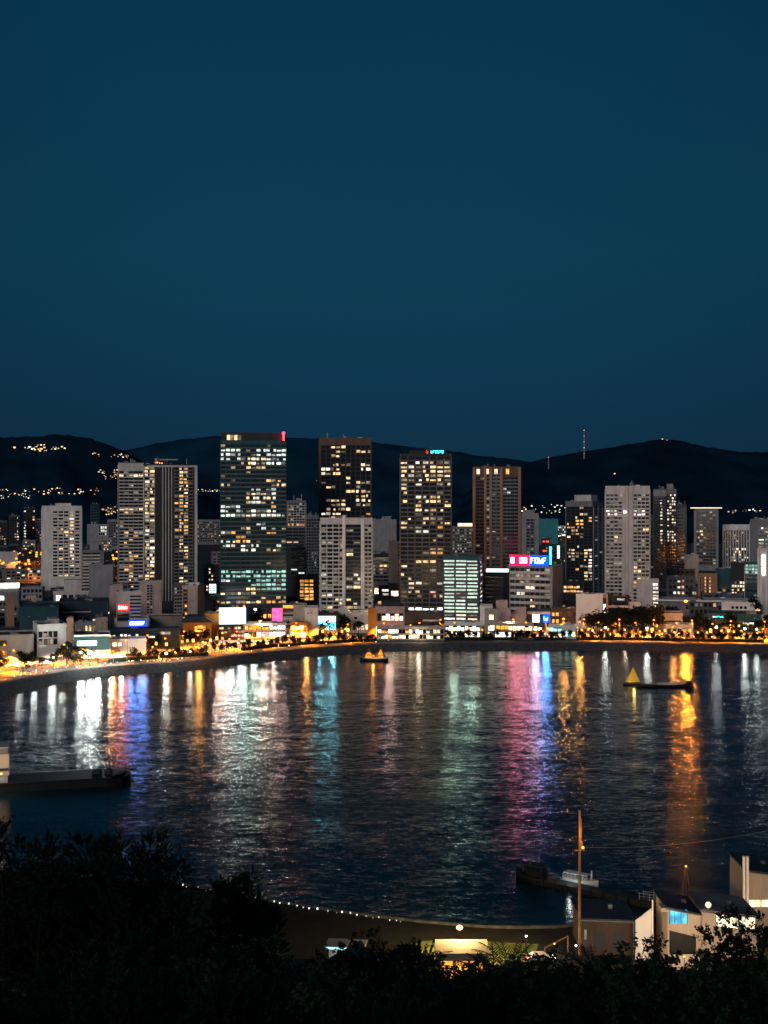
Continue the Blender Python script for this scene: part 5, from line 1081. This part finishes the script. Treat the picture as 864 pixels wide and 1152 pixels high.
T, w = shed('boathouse', 'cream boathouse with a blue lean-to roof, a cyan lit window and a dark garage opening', 'boathouse', 751, 789.5, 201, 11.0, 9.9, 8.5, 'beige', 'blueroof')
e_ = lambda px: (px-751)/38.5*w - w/2
mb = MB(); mb.box(e_(753), e_(773), -.06, .02, wz(1039,201)-2, wz(1023.5,201)-2, 'cyanwin'); o = mb.build('window', None, T)
fr = MB(); 
for q in (753, 759, 766, 773): fr.box(e_(q)-.04, e_(q)+.04, -.12, -.06, wz(1039,201)-2, wz(1023.5,201)-2, 'darkmetal')
fr.build('frame', None, o)
mb = MB(); mb.ext([(e_(753), .5), (e_(783), .5), (e_(783), wz(1054,201)-2), (e_(753), wz(1046.5,201)-2)], -.05, .05, 'hull'); mb.build('garage_shade', None, T)  # flat dark panel on the wall stands for the shaded garage inside
mb = MB(); mb.box(e_(744), e_(751), 0, 2.5, wz(1026,201)-2, wz(1021.5,201)-2, 'beige'); mb.build('beam', None, T)
T = thing('yard_wall', 'low cream yard wall below the dark garage opening', 'wall', (wx(772,198.5), 198.5, 2.0)); mb = MB(); mb.box(-2.8, 2.6, 0, .3, 0, 2.4, 'beige'); mb.build('wall', None, T)
T, w = shed('boathouse', 'larger cream boathouse with grey roof and a long warm lit window', 'boathouse', 790.5, 852, 200, 10.9, 9.9, 9.5, 'beige', 'roofpale')
e_ = lambda px: (px-790.5)/61.5*w - w/2
for k_ in range(4): mb = MB(); mb.box(e_(806+k_*11), e_(816+k_*11), -.06, .02, wz(1042+k_*1.5,200)-2, wz(1029+k_*1.2,200)-2, 'shop' if k_ % 2 else 'whitewin'); mb.build('window', None, T)
T, w = shed('awning', 'dark blue awning low at the corner of the larger cream boathouse', 'awning', 790, 812, 197, 4.2, 3.7, 2.5, 'navy', 'blueroof')
T, w = shed('warehouse', 'tall beige-brown block above a lit window strip at the eastern edge', 'warehouse', 841, 885, 214, wz(980,214), wz(986,214), 11, 'beige', 'roof')
for k_ in range(3): mb = MB(); mb.box(-w/2+.3+k_*2.1, -w/2+2.2+k_*2.1, -.06, .02, wz(1020,214)-2, wz(1012.5,214)-2, 'shop'); mb.build('window', None, T)
for px, yb, lab in ((837,1016,'tall white post standing directly beside the brown block'),(841,985,'shorter white post behind the tall white post')):
    Y = 212; T = thing('white_post', lab, 'post', (wx(px,Y), Y, 2.0)); mb = MB(); mb.tube((0,0,0), (0,0,wz(964,Y)-2), .26, .24, 10); mb.build('post', 'bright', T); mb = MB(); mb.tube((0,0,wz(964,Y)-2), (0,0,wz(963,Y)-2), .3, .3, 10); mb.build('cap', 'pale', T)
T = thing('yard_lamp', 'peach globe lamp on the roof corner between the two cream boathouses', 'lamp', (wx(793,202), 200.5, 10.9)); l = MB(); l.ball((0,-.6,1.0), .5); l.build('lamp_head', 'strip', T); mb = MB(); mb.tube((0,-.6,-.6),(0,-.6,.6),.08); mb.build('post','metal',T)
for px, Y, z_, wt, lab in ((724,192,6,330,'small warm yard lamp in front of the white garden wall'),(770,190,7,520,'small warm yard lamp before the blue-roofed boathouse'),(812,189,7,420,'small warm yard lamp before the larger cream boathouse'),(850,203,8,420,'small warm yard lamp before the brown block')):
    o = lamp_proto('yard_lamp', lab, 'lamp', None, 'beadamber', (1,.70,.42), 0, z_-2, .14, 0); o.location = (wx(px,Y), Y, 2.0); point(o, (0,-.8,z_-1.3), (1,.70,.42), wt*7, .3)

# ------------------------------------------------------------ trees of the slope below the viewpoint
def spray(mb, rr, p, dr_, kind, ln, mat):
    a = dr_.orthogonal().normalized(); c = dr_.cross(a)
    n = 30 if kind == 'pine' else 22
    for k_ in range(n):
        t = rr.random(); q = p + dr_ * ln * t; an = rr.random()*6.283; rad = a*math.cos(an) + c*math.sin(an)
        if kind == 'pine':
            d = (dr_*rr.uniform(.7,1.3) + rad*.75).normalized(); l_ = rr.uniform(.14,.30); wd = .03
        else:
            d = (dr_*rr.uniform(.1,.8) + rad + Vector((0,0,rr.uniform(-.4,.3)))).normalized(); l_ = rr.uniform(.13,.24); wd = .05
        s_ = d.cross(rad + Vector((.1,.2,.3))).normalized()*wd*rr.uniform(.8,1.4)
        mb.add([q, q+d*l_*.5+s_, q+d*l_, q+d*l_*.5-s_], [(0,1,2,3)], mat)
def big_tree(seed, H, rad, kind, mat):
    rr = random.Random(seed); wood = MB(); lv = MB()
    top = Vector((rr.uniform(-.4,.4), rr.uniform(-.4,.4), H*.8))
    wood.tube((0,0,-1.5), top*.5, .24, .16, 8); wood.tube(top*.5, top, .16, .05, 7)
    nl = 15
    for i in range(nl):
        t = .30 + .7*i/(nl-1); an = i*2.4 + rr.uniform(-.4,.4); rr_ = rad*(math.sin(math.pi*min(1,(t-.1)*.75))**.7)*rr.uniform(.45,1.0)*(1.05-.55*(t-.3))
        if kind == 'pine': rr_ *= 1.0
        base = top*min(1,t*.8); c = Vector((math.cos(an)*rr_, math.sin(an)*rr_, H*t*.92 + rr.uniform(-.3,.3)))
        wood.tube(base, c, .075, .03, 5); lr = rad*rr.uniform(.26,.42)
        npt = 32
        for _ in range(npt):
            d = Vector((rr.gauss(0,1), rr.gauss(0,1), rr.gauss(0,.8)+.35)).normalized(); q = c + d*lr*rr.uniform(.35,1.0)
            if rr.random() < .3: wood.tube(c, q, .02, .01, 3)
            dd = (d + Vector((0,0,.9 if kind == 'pine' else .2)) + Vector((rr.gauss(0,.25),rr.gauss(0,.25),0))).normalized()
            spray(lv, rr, q, dd, kind, rr.uniform(.35,.7)*(1.3 if kind == 'pine' else .9), mat)
    return wood, lv, H
TP = {}
def tree_kind(key):
    seed, H, rad, kind, mat = key
    w_, l_, H = big_tree(seed, H, rad, kind, mat); return (w_.mesh('trunk', 'bark'), l_.mesh('crown', mat))
protos = [(1, 9, 3.4, 'pine', 'leafdark'), (2, 9, 3.0, 'pine', 'leafdark'), (3, 8, 3.6, 'leafy', 'leafgreen'), (4, 8, 3.2, 'leafy', 'leafdark'), (5, 7, 1.7, 'pine', 'leafdark')]
PM = [tree_kind(k_) for k_ in protos]
TOPZ = [sorted(v.co.z for v in m_[1].vertices)[int(len(m_[1].vertices)*.985)] for m_ in PM]
def slope_tree(px, ytop, Y, s, k_, label, group=None, name='hillside_tree'):
    x_ = wx(px, Y); zt = wz(ytop, Y); zb = land_z(x_, Y) - .3;  Hn = TOPZ[k_] * s
    T = thing(name, label, 'tree', (x_, Y, zt - Hn), R.uniform(0,6), group)
    base = T.location.z
    if base > zb + .1:       # taller trunk where the ground lies lower
        mb = MB(); mb.tube((0,0,zb-base), (0,0,.3), .30/s if s else .3, .24, 8); t0 = mb.build('trunk_base', 'bark', T)
        t0.scale = (1/1,1,1)
    for nm, me in (('trunk', PM[k_][0]), ('crown', PM[k_][1])):
        o = link(nm, me, T); o.scale = (s, s, s)
    return T
g1 = 'dark trees on the slope below the viewpoint'
slope_tree(8, 934, 40, .62, 0, 'dark feathery tree rising at the western edge against the bay')
slope_tree(62, 962, 44, .55, 3, 'thin-twigged dark tree second from the western edge')
slope_tree(118, 942, 42, .52, 1, 'tall feathery dark tree with many upright shoots against the water')
slope_tree(152, 936, 46, .55, 0, 'tallest dark tree of the western clump, its top against the water')
slope_tree(186, 968, 48, .42, 3, 'drooping side tree on the eastern flank of the western clump')
slope_tree(88, 975, 40, .6, 1, 'lower dark tree in the middle of the western clump')
slope_tree(267, 985, 50, .62, 4, 'slim pointed dark tree standing alone above the near seawall')
slope_tree(298, 1022, 52, .5, 4, 'smaller spiky tree just east of the slim pointed tree')
slope_tree(850, 1034, 40, .62, 3, 'dark leafy tree overlapping the larger cream boathouse')
slope_tree(818, 1062, 42, .45, 3, 'low dark branch-tree beneath the larger cream boathouse')
slope_tree(727, 1078, 60, .5, 2, 'dark leafy tree over the lit yard below the blue-roofed boathouse')
rng = random.Random(77)
sky = [(0,975),(60,990),(120,985),(160,990),(185,1008),(205,1035),(250,1060),(330,1072),(380,1070),(440,1062),(470,1106),(540,1116),(580,1110),(640,1102),(700,1100),(740,1106),(790,1104),(864,1085)]
for i in range(72):
    px = -10 + i * 12.5 + rng.uniform(-6, 6); Y = rng.uniform(34, 62)
    slope_tree(px, interp(sky, px) + rng.uniform(-6, 34) + (14 if 195 < px < 345 else 0), Y, rng.uniform(.4, .58) if 195 < px < 345 else rng.uniform(.45, .75), rng.choice([0, 1, 2, 3, 3]), 'dark tree in the dense band on the slope below the viewpoint', g1)
for i in range(26):
    px = -20 + i * 36 + rng.uniform(-10, 10); Y = rng.uniform(22, 32)
    slope_tree(px, 1085 + rng.uniform(0, 40), Y, rng.uniform(.55, .8), rng.choice([2, 3, 2, 0]), 'dark bush-like tree low on the slope just below the viewpoint', 'low trees just below the viewpoint')
# palms
def palm_mesh(seed):
    rr = random.Random(seed); lv = MB()
    for i in range(30):
        an = i*2.399; el = rr.uniform(.15, 1.25); Ln = rr.uniform(1.7, 2.4); p = Vector((0,0,0)); h_ = Vector((math.cos(an), math.sin(an), 0)); prev = p
        for k_ in range(12):
            t = (k_+1)/12; q = h_*Ln*t*math.cos(el*(1-.25*t)) + Vector((0,0,Ln*(t*math.sin(el) - .42*t*t)))
            d = (q-prev).normalized(); side = d.cross(Vector((0,0,1))).normalized()
            for sg in (-1, 1):
                l_ = .55*math.sin(math.pi*min(.97,t*.85+.12)); tip = q + side*sg*l_*.55 + d*l_*.75 + Vector((0,0,-.05)); wv = d*.035
                lv.add([q-wv, q+wv, tip], [(0,1,2)], 'leafdark')
            lv.tube(prev, q, .02, .015, 3, 'leafdark'); prev = q
    return lv.mesh('crown', 'leafdark')
pmh = [palm_mesh(1), palm_mesh(2)]
mbt = MB(); mbt.tube((0,0,-6), (0,0,0), .2, .16, 9); ptr = mbt.mesh('trunk', 'bark')
for i, (px, yt, Y) in enumerate(((468,1062,56),(496,1090,50),(556,1072,46),(575,1064,47),(592,1078,45),(610,1092,44),(640,1084,48),(668,1068,50),(684,1076,46),(440,1060,58),(536,1092,44),(515,1090,47),(505,1098,46),(528,1096,49))):
    T = thing('palm_tree', 'spiky dark palm crown in the row below the lawn and the boathouses', 'palm tree', (wx(px,Y), Y, wz(yt,Y)-1.3), R.uniform(0,6), 'spiky palms below the lawn')
    link('trunk', ptr, T); link('crown', pmh[i % 2], T)
# ground cover on the slope
rr = random.Random(3); mb = MB()
for i in range(26000):
    Y = rr.uniform(6, 95); x_ = rr.uniform(-.42, .42)*Y + rr.uniform(-6, 6); z_ = land_z(x_, Y) + rr.random()**2*2.2
    c = Vector((x_, Y, z_)); a = Vector((rr.gauss(0,1), rr.gauss(0,1), rr.gauss(0,1)+.4)).normalized(); b_ = a.orthogonal().normalized(); s_ = .10 + Y*.004
    mb.add([c-a*s_, c-b_*s_*.5, c+a*s_, c+b_*s_*.5], [(0,1,2,3)], 'leafgreen')
tag(mb.build('undergrowth', 'leafgreen'), 'tangled dark undergrowth covering the slope', 'undergrowth', kind='stuff')

# ------------------------------------------------------------ sky, glow fill, camera
wd = bpy.data.worlds.new('World'); SC.world = wd; wd.use_nodes = True; nt = wd.node_tree; L = nt.links.new
bg = nt.nodes['Background']; tc = nt.nodes.new('ShaderNodeTexCoord'); sp = nt.nodes.new('ShaderNodeSeparateXYZ'); L(tc.outputs['Generated'], sp.inputs[0])
cr = nt.nodes.new('ShaderNodeValToRGB'); L(sp.outputs['Z'], cr.inputs[0]); el = cr.color_ramp.elements
el[0].position = 0; el[0].color = (.0048, .0290, .0600, 1); el[1].position = 1; el[1].color = (.0008, .012, .032, 1)
for ps_, c_ in ((.04,(.0054,.0290,.0600)),(.10,(.0048,.0365,.0760)),(.20,(.0044,.0455,.0860)),(.30,(.0032,.0390,.0800)),(.40,(.0020,.0330,.0750))):
    e_ = el.new(ps_); e_.color = (*c_, 1)
nz = nt.nodes.new('ShaderNodeTexNoise'); nz.inputs['Scale'].default_value = 2.2; nz.inputs['Detail'].default_value = 4; L(tc.outputs['Generated'], nz.inputs['Vector'])
mr = nt.nodes.new('ShaderNodeMapRange'); mr.inputs[3].default_value = .88; mr.inputs[4].default_value = 1.12; L(nz.outputs['Fac'], mr.inputs[0])
vs = nt.nodes.new('ShaderNodeVectorMath'); vs.operation = 'SCALE'; L(cr.outputs[0], vs.inputs[0]); L(mr.outputs[0], vs.inputs['Scale'])
sky_n = nt.nodes.new('ShaderNodeTexSky'); sky_n.sky_type = 'NISHITA'; sky_n.sun_disc = False; sky_n.sun_elevation = math.radians(-4); sky_n.sun_rotation = math.radians(200)
v2 = nt.nodes.new('ShaderNodeVectorMath'); v2.operation = 'MULTIPLY'; L(sky_n.outputs[0], v2.inputs[0]); v2.inputs[1].default_value = (.02, .03, .04)
v3 = nt.nodes.new('ShaderNodeVectorMath'); v3.operation = 'ADD'; L(vs.outputs[0], v3.inputs[0]); L(v2.outputs[0], v3.inputs[1])
ax = nt.nodes.new('ShaderNodeMath'); ax.operation = 'POWER'; L(sp.outputs['X'], ax.inputs[0]); ax.inputs[1].default_value = 2
ab = nt.nodes.new('ShaderNodeMath'); ab.operation = 'ABSOLUTE'; L(sp.outputs['X'], ab.inputs[0]); L(ab.outputs[0], ax.inputs[0])
am_ = nt.nodes.new('ShaderNodeMapRange'); am_.inputs[1].default_value = 0; am_.inputs[2].default_value = .12; am_.inputs[3].default_value = 1.03; am_.inputs[4].default_value = .80; L(ax.outputs[0], am_.inputs[0])
v4 = nt.nodes.new('ShaderNodeVectorMath'); v4.operation = 'SCALE'; L(v3.outputs[0], v4.inputs[0]); L(am_.outputs[0], v4.inputs['Scale']); L(v4.outputs[0], bg.inputs['Color']); bg.inputs['Strength'].default_value = 1.0
sl = bpy.data.lights.new('city_glow_fill', 'SUN'); sl.energy = 1.05; sl.angle = math.radians(25); sl.color = (1, .92, .88); so = bpy.data.objects.new('city_glow_fill', sl); COL.objects.link(so)  # lamp added in place of the city's glow on the facades
dv = Vector((.35, .94, -math.sin(math.radians(13)))).normalized(); so.rotation_euler = dv.to_track_quat('-Z', 'Y').to_euler()
cam = bpy.data.cameras.new('camera'); co = bpy.data.objects.new('camera', cam); COL.objects.link(co); SC.camera = co
co.location = (0, 0, CAMZ); co.rotation_euler = (math.radians(90), 0, 0); cam.sensor_fit = 'VERTICAL'; cam.sensor_height = 36; cam.lens = F / 1152 * 36; cam.clip_end = 30000; cam.clip_start = .5
vs_ = SC.view_settings; vs_.view_transform = 'Standard'; vs_.look = 'None'; vs_.exposure = 0; vs_.gamma = 1; vs_.use_curve_mapping = False
cy = SC.cycles; cy.max_bounces = 4; cy.diffuse_bounces = 1; cy.glossy_bounces = 3; cy.transmission_bounces = 2; cy.sample_clamp_indirect = 6; cy.sample_clamp_direct = 0
cy.use_denoising = True; cy.use_light_tree = True; cy.caustics_reflective = False; cy.caustics_refractive = False
